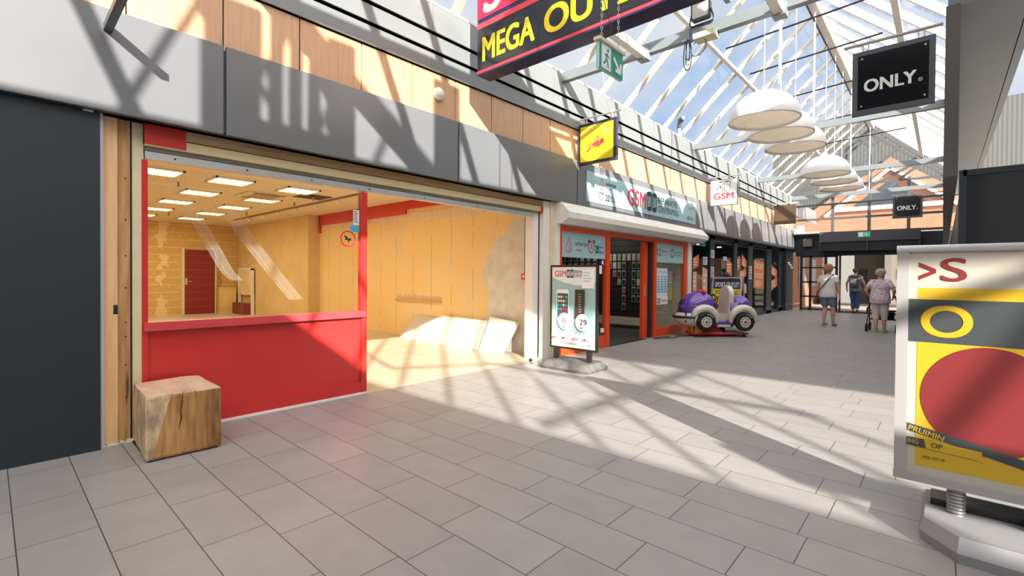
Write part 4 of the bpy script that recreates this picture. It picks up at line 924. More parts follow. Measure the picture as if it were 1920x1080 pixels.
for i in range(4):
    a, b2 = cs[i], cs[(i+1) % 4]
    for k in range(N): P.append((a[0]+(b2[0]-a[0])*k/N+(0 if k == 0 else rnd.uniform(-.004, .004)), a[1]+(b2[1]-a[1])*k/N+(0 if k == 0 else rnd.uniform(-.004, .004))))
rings = [(.012, .975), (.03, 1.0), (.15, 1.003), (.3, .998), (.44, 1.0), (.456, .985)]
for z, q in rings: V += [(x*q, y*q, z+(.006*math.sin(y*14) if z > .4 else 0)) for x, y in P]
n = len(P)
Fc = [(r*n+i, r*n+(i+1) % n, (r+1)*n+(i+1) % n, (r+1)*n+i) for r in range(len(rings)-1) for i in range(n)]+[tuple(range(n))[::-1], tuple(range((len(rings)-1)*n, len(rings)*n))]
MB().add(V, Fc).build('block', m, t)
ck = MB().tube([(.312, -.02, .455), (.314, -.022, .40), (.318, -.035, .33), (.317, -.03, .28), (.318, -.045, .2)], [.0015, .003, .002, .004, .001], 5).tube([(.312, .055, .458), (.315, .06, .43), (.316, .058, .40)], .0015, 5).tube([(.31, -.02, .457), (.26, .01, .4585), (.27, .05, .4585), (.312, .055, .457)], .0014, 5)
ck.build('crack', mat('crack_dark', (.02, .01, .005), .9), t); MB().box(-.29, .29, -.21, .21, 0, .013).build('foot_pad', rub, t)

# ================================================================== TOY CAR RIDE
t = empty('toy_car_ride', (-3.78, 11.02, 0), 'purple and cream coin operated toy car ride on a red base', 'toy car', rz=math.radians(45))
pur = mat('car_purple', (.13, .055, .38), .18, coat=.6); cr_ = mat('car_cream', (.72, .68, .58), .25, coat=.4); tyre = mat('tyre', (.012, .012, .013), .6)
def ell(c, r, n=28, z0=-1, z1=1, ex=1.0):
    prof = []
    for k in range(15):
        a = math.asin(z0)+(math.asin(z1)-math.asin(z0))*k/14; prof.append((math.cos(a), math.sin(a)))
    mb = MB(); mb.lathe(prof, n=n); mb.v = [(c[0]+v[0]*r[0], c[1]+v[1]*r[1], c[2]+v[2]*r[2]) for v in mb.v]; return mb
def join(*ms):
    o = MB()
    for q in ms: o.add(q.v, q.f, True)
    return o
body = join(ell((-.42, 0, .62), (.43, .31, .36), z0=-.75), ell((.50, 0, .58), (.28, .30, .34), z0=-.8), MB().bev(-.5, .62, -.27, .27, .26, .36, .08), MB().box(.2, .45, -.26, .26, .36, .75))
body.build('body', pur, t)
join(ell((-.52, 0, .40), (.42, .37, .20), z0=-.95, z1=.6), ell((.60, 0, .44), (.20, .34, .17))).build('bumper_shell', cr_, t)
for s_ in (-1, 1):
    for cx, nm in ((-.40, 'front'), (.46, 'rear')):
        pts = [(cx+.27*math.cos(a), s_*.31, .36+.27*math.sin(a)) for a in [math.radians(-10+200*k/14) for k in range(15)]]
        rr = [.035+.055*math.sin(math.pi*k/14)**.6 for k in range(15)]
        MB().tube(pts, rr, 12).build('fender', cr_, t)
        w_ = empty('wheel', (cx, s_*.36, .34)); w_.parent = t
        MB().lathe([(.12, -.05), (.17, -.06), (.20, -.045), (.207, 0), (.20, .045), (.17, .06), (.12, .05)], n=32, ax='y').build('tyre', tyre, w_)
        MB().lathe([(0, s_*.045), (.04, s_*.05), (.06, s_*.035), (.10, s_*.04), (.125, s_*.05), (.13, s_*.02)], n=28, ax='y').build('hub_cap', cr_, w_)
        MB().cyl((0, s_*.045, 0), (0, s_*.056, 0), .028, n=14).build('hub_centre', pur, w_)
        mb = MB()
        for k in range(8): a = k*math.pi/4; mb.cyl((.078*math.cos(a), s_*.036, .078*math.sin(a)), (.078*math.cos(a), s_*.046, .078*math.sin(a)), .013, n=8)
        mb.build('hub_slots', blk, w_)
        mb = MB()
        for k in range(-4, 5):
            a = math.radians(60-k*6*s_) if k else math.radians(60); mb.cyl((.165*math.cos(a), s_*.060, .165*math.sin(a)), (.165*math.cos(a), s_*.0635, .165*math.sin(a)), .008, n=6)
        mb.build('tyre_lettering', wht, w_)
MB().tube([(-.52+.43*math.cos(a), .375*math.sin(a), .43) for a in [math.radians(105+150*k/12) for k in range(13)]], .028, 10).build('bumper', bk, t)
# seat
P = [(-.23, .42)]+[(-.23+.0*k, .42+.1*k) for k in range(1, 5)]
P = [(-.24, .40), (-.25, .90)]+[(.25*math.cos(math.radians(180-180*k/12)), .90+.23*math.sin(math.radians(180-180*k/12))) for k in range(1, 12)]+[(.25, .90), (.24, .40)]
MB().prism([(.16+.06*(z-.4), y, z) for y, z in P], [(.25+.06*(z-.4), y*1.02, z) for y, z in P]).build('seat_back', cr_, t)
MB().prism([(.150+.06*(z-.4), y*.88, .42+(z-.4)*.95) for y, z in P], [(.165+.06*(z-.4), y*.88, .42+(z-.4)*.95) for y, z in P]).build('seat_pad', mat('seat_tan', (.62, .48, .42), .6), t)
MB().bev(-.06, .2, -.24, .24, .36, .50, .03).build('seat_cushion', MC['seat_tan'], t)
MB().box(-.16, -.10, -.24, .24, .36, .74).build('dashboard', mat('dash_dark', (.05, .04, .06), .5), t)
MB().box(-.10, .20, -.285, -.265, .22, .27).build('door_sill', cr_, t)
for k, (y, z) in enumerate(((-.14, .5), (0, .52), (.12, .5))): MB().box(-.098, -.088, y-.03, y+.03, z-.07, z+.07).build('coin_panel', (dark_m, alu, redp)[k], t)
for y in (-.13, .13):
    s_ = empty('steering_wheel', (-.06, y, .80)); s_.parent = t
    MB().tube([(.035*math.sin(a)*.5, .07*math.cos(a), .07*math.sin(a)) for a in [k*math.pi/8 for k in range(16)]], .012, 8, closed=True).build('rim', bk, s_)
    MB().cyl((-.06, 0, -.03), (0, 0, 0), .012, n=8).cyl((0, -.065, 0), (0, .065, 0), .008, n=6).build('column', bk, s_)
for s_ in (-1, 1):
    MB().tube([(-.22, s_*.2, .90), (-.18, s_*.25, .93), (-.16, s_*.3, .9)], .02, 8).build('mirror', bk, t)
mb = MB()
for a in ((-.33, -.10, .98), (-.33, .10, .98)): mb.add(ell((a[0], a[1], a[2]), (.05, .09, .045)).v, ell((0, 0, 0), (1, 1, 1)).f, True)
mb.build('red_bow', red_m, t)
# number and smile on the bonnet, following its curve
def bonnet(y, z):
    k = 1-((y/.31)**2)-(((z-.62)/.36)**2); return -.42-.43*math.sqrt(max(k, .01))-.004
for body_, y0, w_ in (('330', .13, .26),):
    V, F_, _ = text_data(body_, .03); mb = MB(); mb.add([(bonnet(y0-q[0]*w_, .70+q[1]*.13)-q[2]*8, y0-q[0]*w_, .70+q[1]*.13) for q in V], F_); mb.build('number', blk, t)
mb = MB()
for k in range(4): mb.tube([(bonnet(y, .55+k*.025)-.002, y, .55+k*.025) for y in (-.10, -.05, 0, .05, .10)], .005, 5)
mb.build('grille', mat('grille_dark', (.03, .02, .08), .4), t)
for s_ in (-1, 1):
    MB().lathe([(0, 0), (.03, .003), (.045, .012)], (-.80, s_*.235, .50), 16, 'x').build('headlight', bk, t); MB().cyl((-.79, s_*.26, .34), (-.82, s_*.26, .34), .018, n=12).build('fog_lamp', blk, t)
MB().prism([(-.62, -.2, .03), (-.62, .2, .03), (.1, .2, .03), (.1, -.2, .03)], [(-.5, -.15, .27), (-.5, .15, .27), (-.05, .15, .27), (-.05, -.15, .27)]).build('pedestal', red_m, t)
MB().box(-.60, -.57, -.12, .12, .07, .23).box(-.56, -.40, -.206, -.18, .06, .22).build('orange_lamp', mat('amber', (.80, .35, .03), .3), t)
MB().box(-.60, .62, -.24, .24, .05, .085).build('base_plate', red_m, t); MB().box(-.58, .60, -.225, .225, .085, .092).build('base_mat', mat('base_mat', (.42, .42, .40), .6), t)
MB().cyl((.14, 0, .09), (.14, 0, .2), .10, .05, n=16).cyl((.14, 0, .2), (.14, 0, .27), .04, n=12).build('support_boot', rub, t)
for x, y in ((-.5, -.2), (-.5, .2), (.54, -.2), (.54, .2)): MB().cyl((x, y, 0), (x, y, .05), .035, n=12).build('foot', rub, t)
tag(MB().tube([(-4.15, 10.45, .012), (-4.3, 10.2, .01), (-4.25, 9.9, .01), (-4.4, 9.6, .01), (-4.52, 9.45, .01), (-4.5, 9.8, .01), (-4.42, 10.05, .01)], .009, 6).build('power_cable', blk), 'thin black power cable looping from the toy car to the orange shopfront', 'cable')

# ================================================================== SPORT OUTLET PAVEMENT SIGN
t = empty('pavement_sign', (-4.02, 12.55, 0), 'grey framed pavement sign reading SPORT OUTLET 70% behind the toy car', 'pavement sign')
mb = MB()
for s_ in (-1, 1):
    for x in (-.34, .34): mb.beam((x, s_*.28, .02), (x, s_*.05, 1.30), .04, .03, (1, 0, 0))
    mb.beam((-.36, s_*.05, 1.30), (.36, s_*.05, 1.30), .04, .03); mb.beam((-.36, s_*.24, .22), (.36, s_*.24, .22), .04, .03)
mb.build('frame', alu, t)
d = Vector((0, .20, 1.04)).normalized()
f = Face((-.32, -.225, .25), (1, 0, 0), d, parent=t); MB().prism([f.P(a, b, -.012) for a, b in ((0, 0), (.64, 0), (.64, 1.03), (0, 1.03))], [f.P(a, b, -.004) for a, b in ((0, 0), (.64, 0), (.64, 1.03), (0, 1.03))]).build('back_panel', dark_m, t)
f.rect(0, .80, .64, 1.03, mat('sign_navy', (.03, .03, .10), .4), 'poster'); f.rect(0, .38, .64, .78, yel, 'poster'); f.rect(0, 0, .64, .38, MC['sign_navy'], 'poster')
f.text('SPORT OUTLET', .03, .83, .61, .95, wht, bold=.02); f.text('70% KORTING', .03, .64, .61, .75, blk, bold=.02); f.text('OP SPORT', .03, .50, .45, .60, blk, bold=.02)
f = Face((.32, .225, .25), (-1, 0, 0), Vector((0, -.2, 1.04)).normalized(), parent=t); f.rect(0, 0, .64, 1.03, MC['sign_navy'], 'poster')

# ================================================================== LAMPS AND THINGS ON THE BEAMS
shell = mat('lamp_shell', (.80, .79, .78), .35); inner = mat('lamp_inner', (.88, .85, .80), .5)
def dome(y, lab):
    t = empty('dome_lamp', (-2.07, y, 3.72), lab, 'pendant lamp', 'large white dome lamps under the ridge')
    pr = [(.50*math.cos(a), .44*math.sin(a)) for a in [math.radians(90*k/14) for k in range(15)]]
    MB().lathe([(.485, -.012), (.50, -.012)]+pr, n=40).build('shade', shell, t)
    MB().lathe([(.487, -.012), (.484, 0)]+[(a*.965, b*.955) for a, b in pr], n=40).build('inner_shade', inner, t)
    MB().lathe([(0, .30), (.05, .31), (.07, .36), (.05, .40)], n=16).build('bulb', mat('bulb_warm', (.95, .85, .65), .4, emit=(1, .85, .66), es=14), t)
    MB().cyl((0, 0, .43), (0, 0, .50), .04, n=14).build('cap', wht, t); MB().cyl((0, 0, .50), (0, 0, 3.16), .006, n=8).build('rod', wht, t)
for y, lb in ((8.0, 'large white dome lamp, nearest of the six'), (9.0, 'large white dome lamp, second nearest, in the first cluster of three'), (10.05, 'large white dome lamp, third nearest, in front of the long tie beam'), (13.1, 'large white dome lamp, first of the far cluster of three'), (14.3, 'large white dome lamp, middle of the far cluster of three'), (15.5, 'large white dome lamp, farthest of the six')): dome(y, lb)
t = empty('floodlight', (-2.32, 6.18, 4.60), 'black square floodlight clamped to the tie beam', 'floodlight')
MB().bev(-.14, .10, -.06, .0, .0, .24, .03, 'y').build('housing', bk, t); MB().bev(-.12, .08, -.066, -.06, .03, .22, .02, 'y').build('lens', mat('flood_lens', (.45, .42, .38), .2), t)
MB().tube([(-.14, -.03, .12), (-.17, -.02, .02), (-.16, 0, -.03), (.12, 0, -.03), (.13, -.02, .02), (.10, -.03, .12)], .01, 6).build('bracket', bk, t)
MB().box(-.1, .16, -.09, .1, -.24, -.17).build('driver_box', cream, t)
t = empty('cable_bundle', (-2.50, 6.18, 4.42), 'bundle of dark looped cables hanging from the tie beam', 'cable')
rnd = random.Random(4)
for k in range(6):
    a = rnd.uniform(.03, .09); l = rnd.uniform(.25, .42); y_ = rnd.uniform(-.03, .03)
    MB().tube([(-a*.35+a*.65*math.sin(q*math.pi/8), y_+.01*math.cos(q), -l*.5+l*.5*math.cos(q*math.pi/8)) for q in range(16)], .006, 5, closed=True).build('cable', blk, t)
MB().tube([(.0, 0, .2), (.01, 0, .05)]+[(.12-.10*math.cos(q*.6), 0, -.14-.10*math.sin(q*.6)-.03*math.cos(q*.6)) for q in range(10)], .006, 5).build('cable', mat('cable_blue', (.02, .05, .15), .5), t)
t = empty('motion_sensor', (-4.598, 3.70, 3.52), 'small round white motion sensor on the timber band', 'sensor')
MB().lathe([(.0, 0), (.075, .0), (.075, .04), (.05, .05)], ax='x', n=20).build('base', wht, t); ell((.05, 0, 0), (.04, .05, .05)).build('lens', W_, t)
t = empty('sensor_bracket', (-4.4, .60, 3.12), 'dark grey square bar sticking out above the fascia at the upper left', 'bracket')
MB().beam((-.15, 0, -.02), (.45, .0, .0), .05, .05).build('bar', mat('bar_green_grey', (.08, .10, .10), .4), t)

# ================================================================== STREET LAMP OUTSIDE
t = empty('street_lamp', (-8.5, 20, 0), 'grey street lamp standing outside the left glass roof', 'street lamp')
MB().cyl((0, 0, 0), (0, 0, 7.75), .10, .08, n=12).build('pole', steel, t); MB().cyl((0, 0, 7.7), (.1, -.1, 8.0), .09, .1, n=12).cyl((.1, -.1, 7.98), (.32, -.3, 8.0), .12, .08, n=12).build('head', mat('lamp_dark', (.08, .09, .1), .4), t)

# ================================================================== END GABLE
gf = mat('gable_frame', (.095, .10, .105), .45)
dr = empty('entrance_doors', (-2.2, 22.4, 0), 'black gridded glass entrance at the end of the mall with its doors open', 'entrance')
def EB(x0, x1, z0, z1, nm, m=dark_m, y0=-.05, y1=.05): return MB().box(x0+2.2, x1+2.2, y0, y1, z0, z1).build(nm, m, dr)
for x in (-4.30, -3.98, -3.46, -3.10): EB(x-.04, x+.04, 0, 2.2, 'upright')
EB(-3.02, -2.96, 0, 2.2, 'upright'); EB(-.06, .0, 0, 2.2, 'upright')
for z in (.05, .56, 1.14, 1.72, 2.16): EB(-4.3, -3.10, z-.03, z+.03, 'grid_bar')
EB(-4.3, -3.1, .05, 2.16, 'glass_pane', gl, -.006, .006)
EB(-4.5, .1, 2.18, 2.36, 'head_beam')
tag(MB().box(-3.05, -.02, 21.6, 22.9, -.001, .008).build('door_mat', rub), 'long dark door mat in the open entrance at the end of the mall', 'door mat')
hb = empty('door_head_box', (-2.1, 22.1, 2.36), 'dark grey box with slatted front above the entrance doors', 'door box')
MB().box(-1.5, 1.5, -.3, .28, .33, .72).build('upper_box', mat('slate_box', (.055, .058, .066), .5), hb); MB().box(-1.5, 1.5, -.22, .28, 0, .33).build('lower_box', mat('slate_box2', (.025, .027, .03), .5), hb)
for x in (-1.5, .0, 1.47): MB().box(x, x+.03, -.3, -.2, 0, .33).build('divider', MC['slate_box'], hb)
mb = MB()
for k in range(8): mb.box(-1.47, 1.47, -.235, -.22, .02+k*.04, .035+k*.04)
mb.build('slats', dark_m, hb)
t = empty('emergency_exit_sign', (-2.19, 21.78, 2.85), 'small green exit sign on the dark box above the entrance', 'exit sign'); f = Face((-.17, 0, 0), *XZ, parent=t); MB().box(-.18, .18, .002, .03, -.01, .17).build('housing', wht, t)
f.rect(0, 0, .34, .16, grn, 'face'); f.rect(.02, .01, .14, .15, wht, 'pictogram'); f.line([(.17, .08), (.30, .08)], .02, wht, 'arrow'); f.line([(.24, .13), (.24, .03)], .02, wht, 'arrow')
struct('wall_back', bx(-4.75, -3.6, 22.36, 22.5, 2.36, 3.05), dark_m)
struct('wall_back', bx(-.6, .6, 22.36, 22.5, 2.36, 3.0), dark_m)
struct('wall_back', bx(0, .6, 22.36, 22.5, 0, 2.36), dark_m)
t = tag(MB().box(-4.4, -4.2, 22.0, 22.3, 3.15, 3.4).build('alarm_box', wht), 'small white box on the ledge left above the entrance', 'box')
t = empty('wall_speaker', (-4.05, 22.25, 2.72), 'dark square loudspeaker beside the box above the entrance', 'loudspeaker'); MB().box(-.16, .16, -.1, .1, -.16, .16).build('cabinet', mat('speaker_grey', (.10, .10, .10), .6), t); MB().box(-.13, .13, -.105, -.1, -.13, .13).build('grille', mat('speaker_front', (.18, .17, .15), .7), t)
tag(MB().box(-4.5, -3.65, 21.9, 22.3, 3.05, 3.14).build('ledge', alu), 'pale metal ledge left of the dark box above the entrance', 'ledge')
gw = MB()
for x in (-3.26, -2.1, -.95): gw.box(x-.05, x+.05, 22.36, 22.46, 3.05, 5.0 if x != -2.1 else 7.0)
for z in (3.08, 3.65, 4.22, 4.9): gw.box(-4.6, .45, 22.365, 22.455, z-.04, z+.04)
gk = [0]
def gd(p, q):
    gk[0] += 1; w_ = .004*gk[0]; gw.beam((p[0], 22.41, p[1]), (q[0], 22.41, q[1]), .08, .108+w_*.4, (0, 1, 0))
gd((-4.66, 4.62), (-2.07, 6.98)); gd((.52, 4.62), (-2.07, 6.98)); gd((-4.5, 4.55), (-2.07, 6.75)); gd((.4, 4.55), (-2.07, 6.75))
gd((-2.1, 6.28), (-2.48, 6.6)); gd((-2.1, 6.28), (-1.66, 6.6)); gd((-2.1, 5.3), (-2.98, 6.12)); gd((-2.1, 5.3), (-1.2, 6.2)); gd((-3.3, 5.75), (-2.1, 4.75)); gd((-2.1, 4.75), (-.55, 5.6)); gd((-2.1, 5.3), (-3.2, 5.0)); gd((-1.5, 4.7), (-.5, 5.55))
struct('window_4', gw, gf)
struct('window_4', MB().add([(-4.6, 22.41, 3.05), (.45, 22.41, 3.05), (.45, 22.41, 4.7), (-2.07, 22.41, 6.95), (-4.6, 22.41, 4.7)], [(0, 1, 2, 3, 4)]), gl)

# ================================================================== OUTSIDE BEYOND THE GABLE
bfm = brick_mat('orange_brick', (.40, .13, .06), (.33, .10, .045), (.34, .27, .22), 'xz'); bfs = brick_mat('orange_brick_side', (.40, .13, .06), (.33, .10, .045), (.34, .27, .22), 'yz')
struct('floor', bx(-14, 6, 22.4, 50, -.12, -.002), mat('outdoor_paving', (.42, .40, .37), .8, var=.06))
struct('floor', bx(-40, -9.6, -10, 60, -.14, -.02), mat('street', (.35, .34, .33), .9, var=.1))
corr_m, tt, b = nodes('corrugated_sheet'); vec, s = sep_obj(tt); w_ = math_node(tt, 'SINE', math_node(tt, 'MULTIPLY', s[0], 42))
tt.links.new(mixc(tt, math_node(tt, 'MULTIPLY_ADD', w_, .5, .5), (.060, .062, .060), (.10, .105, .10)), b.inputs['Base Color']); b.inputs['Roughness'].default_value = .6
struct('ceiling', bx(-4.6, 5, 23.6, 29.9, 2.96, 3.1), mat('passage_shade_roof', (.5, .5, .48), .8))  # unseen roof added to shade the facade beyond the doors
# brick hall facing the mall
t = empty('brick_building', (-2.1, 30, 0), 'orange brick building with a white trimmed gable seen through the glazed end', 'building')
mb = MB().box(-5.5, -4.2, 0, .3, 0, 4.9).box(2.6, 5, 0, .3, 0, 4.9).box(-4.2, 2.6, 0, .3, 2.9, 4.0)
mb.prism([(-5.5, 0, 4.0), (5, 0, 4.0), (5, 0, 4.6), (3.2, 0, 4.9), (.1, 0, 7.3), (-3.2, 0, 4.9), (-5.5, 0, 4.6)], [(-5.5, .3, 4.0), (5, .3, 4.0), (5, .3, 4.6), (3.2, .3, 4.9), (.1, .3, 7.3), (-3.2, .3, 4.9), (-5.5, .3, 4.6)])
mb.build('brick_wall', bfm, t)
mb = MB().beam((-2.6, -.12, 4.55), (.12, -.12, 6.75), .12, .28, (0, 1, 0)).beam((2.8, -.12, 4.55), (.08, -.12, 6.75), .12, .28, (0, 1, 0)); mb.v = mb.v
mb.build('white_barge_board', wht, t)
MB().prism([(-1.35, -.1, 5.0), (1.5, -.1, 5.0), (.1, -.1, 6.15)], [(-1.35, -.02, 5.0), (1.5, -.02, 5.0), (.1, -.02, 6.15)]).build('dark_gable_window', mat('dark_glass', (.04, .05, .06), .1), t)
MB().box(-2.2, 2.4, -.2, 0, 4.75, 4.95).build('white_band', wht, t)
MB().box(-4.2, 2.6, -.6, 0, 2.75, 2.95).build('canopy', wht, t)
for x in (-2.6, .1, 2.3): MB().box(x-.14, x+.14, -.3, -.05, 0, 2.75).build('white_column', wht, t)
for x0, x1, cm in ((-4.2, -2.75, mat('shop_yellow', (.42, .36, .16), .5, emit=(.5, .42, .18), es=.1)), (-2.45, -1.3, mat('shop_white', (.8, .82, .8), .5, emit=(.8, .85, .8), es=.35)), (-1.3, -.05, mat('shop_dark', (.08, .08, .07), .4)), (.25, 2.1, mat('shop_cream', (.6, .55, .42), .5, emit=(.7, .6, .4), es=.3))): MB().box(x0, x1, .05, .1, 0, 2.75).build('shop_window', cm, t)  # flat panels, faint glow in the material stands in for lit interiors
for x, z, w_, h in ((-1.0, 1.3, .5, .9), (-.5, .6, .5, .8), (.7, 1.5, .6, .5), (1.4, .8, .5, .8), (-3.6, .7, .8, .6)): MB().box(x-w_/2, x+w_/2, .0, .05, z-h/2, z+h/2).build('window_display', dark_m, t)
# corrugated roofs above it
tag(MB().prism([(-7.5, 31, 4.8), (3.5, 31, 4.8), (3.5, 31, 9.6), (-7.5, 31, 9.6)], [(-7.5, 31.2, 4.8), (3.5, 31.2, 4.8), (3.5, 31.2, 9.6), (-7.5, 31.2, 9.6)]).build('sheet_metal_hall', corr_m), 'grey corrugated metal hall rising behind the brick gable', 'building')
t = empty('brick_wing', (-4.75, 22.6, 0), 'orange brick side wing left of the entrance, seen through the gridded glass', 'building')
MB().box(-.3, 0, 0, 7.3, 0, 3.2).build('brick_wall', bfs, t); MB().box(-.4, .1, 0, 7.3, 3.2, 3.35).build('coping', wht, t)
for y in (1.5, 4.0): MB().box(0, .03, y, y+1.2, .9, 2.2).build('window', mat('dark_glass2', (.1, .11, .12), .15), t)
struct('wall_left', bx(-4.75, -4.60, 22.3, 27, 3.9, 4.5), bf)
# town houses behind the left roof slope
def house(x0, x1, y0, y1, h, rh, lab, wm=bfm):
    t = empty('town_house', ((x0+x1)/2, (y0+y1)/2, 0), lab, 'house'); w_, d_ = (x1-x0)/2, (y1-y0)/2
    MB().box(-w_, w_, -d_, d_, 0, h).prism([(-w_, -d_, h), (w_, -d_, h), (0, -d_, h+rh)], [(-w_, d_, h), (w_, d_, h), (0, d_, h+rh)]).build('brick_wall', wm, t)
    mb = MB(); mb.prism([(-w_-.3, -d_-.2, h-.25), (0, -d_-.2, h+rh+.05), (0, -d_-.2, h+rh+.25), (-w_-.35, -d_-.2, h-.1)], [(-w_-.3, d_+.2, h-.25), (0, d_+.2, h+rh+.05), (0, d_+.2, h+rh+.25), (-w_-.35, d_+.2, h-.1)])
    mb.prism([(w_+.3, -d_-.2, h-.25), (0, -d_-.2, h+rh+.05), (0, -d_-.2, h+rh+.25), (w_+.35, -d_-.2, h-.1)], [(w_+.3, d_+.2, h-.25), (0, d_+.2, h+rh+.05), (0, d_+.2, h+rh+.25), (w_+.35, d_+.2, h-.1)])
    mb.build('roof', mat('slate_roof', (.28, .28, .28), .8, var=.1), t)
    for i in range(2):
        for z in (1.2, 4.0):
            if z+1.3 < h: MB().box(-w_*.6+i*w_*.8, -w_*.6+i*w_*.8+w_*.4, -d_-.05, -d_+.02, z, z+1.3).build('window', mat('house_window', (.5, .52, .55), .2), t)
house(-12.5, -7.2, 33, 42, 6.3, 2.0, 'brick town house with a grey gable roof behind the left glass slope')
house(-20, -13.5, 36, 46, 6.0, 2.0, 'brick town house farther left behind the left glass slope')
t = empty('chimney_stack', (-8.3, 38, 7.4), 'pale chimney with an antenna on the brick town house roof', 'chimney'); MB().box(-.4, .4, -.4, .4, 0, 1.6).build('stack', mat('pale_stone', (.6, .58, .54), .8), t); MB().cyl((0, 0, 1.6), (0, 0, 3.0), .03, n=6).cyl((-.5, 0, 2.8), (.5, 0, 2.8), .02, n=6).build('antenna', alu, t)

# ================================================================== RIGHT SHOPS
struct('trim_11', MB().box(-.015, .1, 6.83, 22.3, 2.40, 4.2), mat('right_fascia', (.11, .105, .10), .5, var=.05))
struct('wall_right', MB().box(.14, .2, 7.1, 22.3, .0, 2.4), dark_m)
struct('trim_12', MB().box(.0, .62, 6.9, 22.3, 4.2, 4.62), clad_m)
t = empty('shop_window', (1.0, 6.88, 0), 'dark framed corner shop window at the right edge behind the poster stand', 'shop window')
for x in (-.86, -.1, .7): MB().box(x-.03, x+.03, -.05, .0, 0, 2.45).build('upright', dark_m, t)
MB().box(-.86, .7, -.05, 0, 2.39, 2.45).box(-.86, .7, -.05, 0, 0, .12).build('rail', dark_m, t); MB().box(-.83, .67, -.03, -.02, .12, 2.39).build('glass_pane', mat('dark_pane', (.03, .035, .04), .08), t)

# ================================================================== PEOPLE
def skinned(name, J, E, m, parent, sub=2, root=None, smooth=True):
    ks = list(J); me = bpy.data.meshes.new(name); me.from_pydata([J[k][0] for k in ks], [(ks.index(a), ks.index(b)) for a, b in E], [])
    o = bpy.data.objects.new(name, me); COL.objects.link(o)
    sk = o.modifiers.new('skin', 'SKIN'); sk.use_smooth_shade = True; sk.branch_smoothing = .3
    ss = o.modifiers.new('sub', 'SUBSURF'); ss.levels = sub; ss.render_levels = sub
    if not me.skin_vertices: me.attributes
    for i, k in enumerate(ks):
        r = J[k][1]; me.skin_vertices[0].data[i].radius = r if isinstance(r, tuple) else (r, r)
        me.skin_vertices[0].data[i].use_root = (k == (root or ks[0]))
    dg = bpy.context.evaluated_depsgraph_get(); n = bpy.data.meshes.new_from_object(o.evaluated_get(dg)); bpy.data.objects.remove(o)
    n.name = name; n.materials.clear(); n.materials.append(m)
    for p in n.polygons: p.use_smooth = True
    o = bpy.data.objects.new(name, n); COL.objects.link(o); o.parent = parent; return o
skin_m = mat('skin', (.62, .33, .22), .5, var=.05)
def hand(J, E, k, p, d, side, s=1, curl=.5):
    p = Vector(p); d = Vector(d).normalized(); a = Vector((0, 1, 0)) if abs(d.y) < .8 else Vector((0, 0, 1)); sp = d.cross(a).normalized().cross(d).normalized() ; inn = d.cross(sp).normalized()*side
    pm = p+d*.045*s; J[k+'p'] = (tuple(pm), (.026*s, .016*s)); E.append((k+'w', k+'p'))
    for i, (o, l) in enumerate(((-.028, .062), (-.009, .075), (.011, .072), (.029, .056))):
        b0 = pm+d*.03*s+sp*o*s; b1 = b0+d*l*.5*s+inn*.008; b2 = b1+(d*(1-curl)+inn*curl)*l*.5*s
        J[f'{k}f{i}a'] = (tuple(b0), .009*s); J[f'{k}f{i}b'] = (tuple(b1), .0085*s); J[f'{k}f{i}c'] = (tuple(b2), .007*s); E += [(k+'p', f'{k}f{i}a'), (f'{k}f{i}a', f'{k}f{i}b'), (f'{k}f{i}b', f'{k}f{i}c')]
    b0 = p+d*.02*s-sp*.035*s; b1 = b0+(d*.7-sp*.5)*.035*s; J[k+'ta'] = (tuple(b0), .010*s); J[k+'tb'] = (tuple(b1), .008*s); E += [(k+'w', k+'ta'), (k+'ta', k+'tb')]
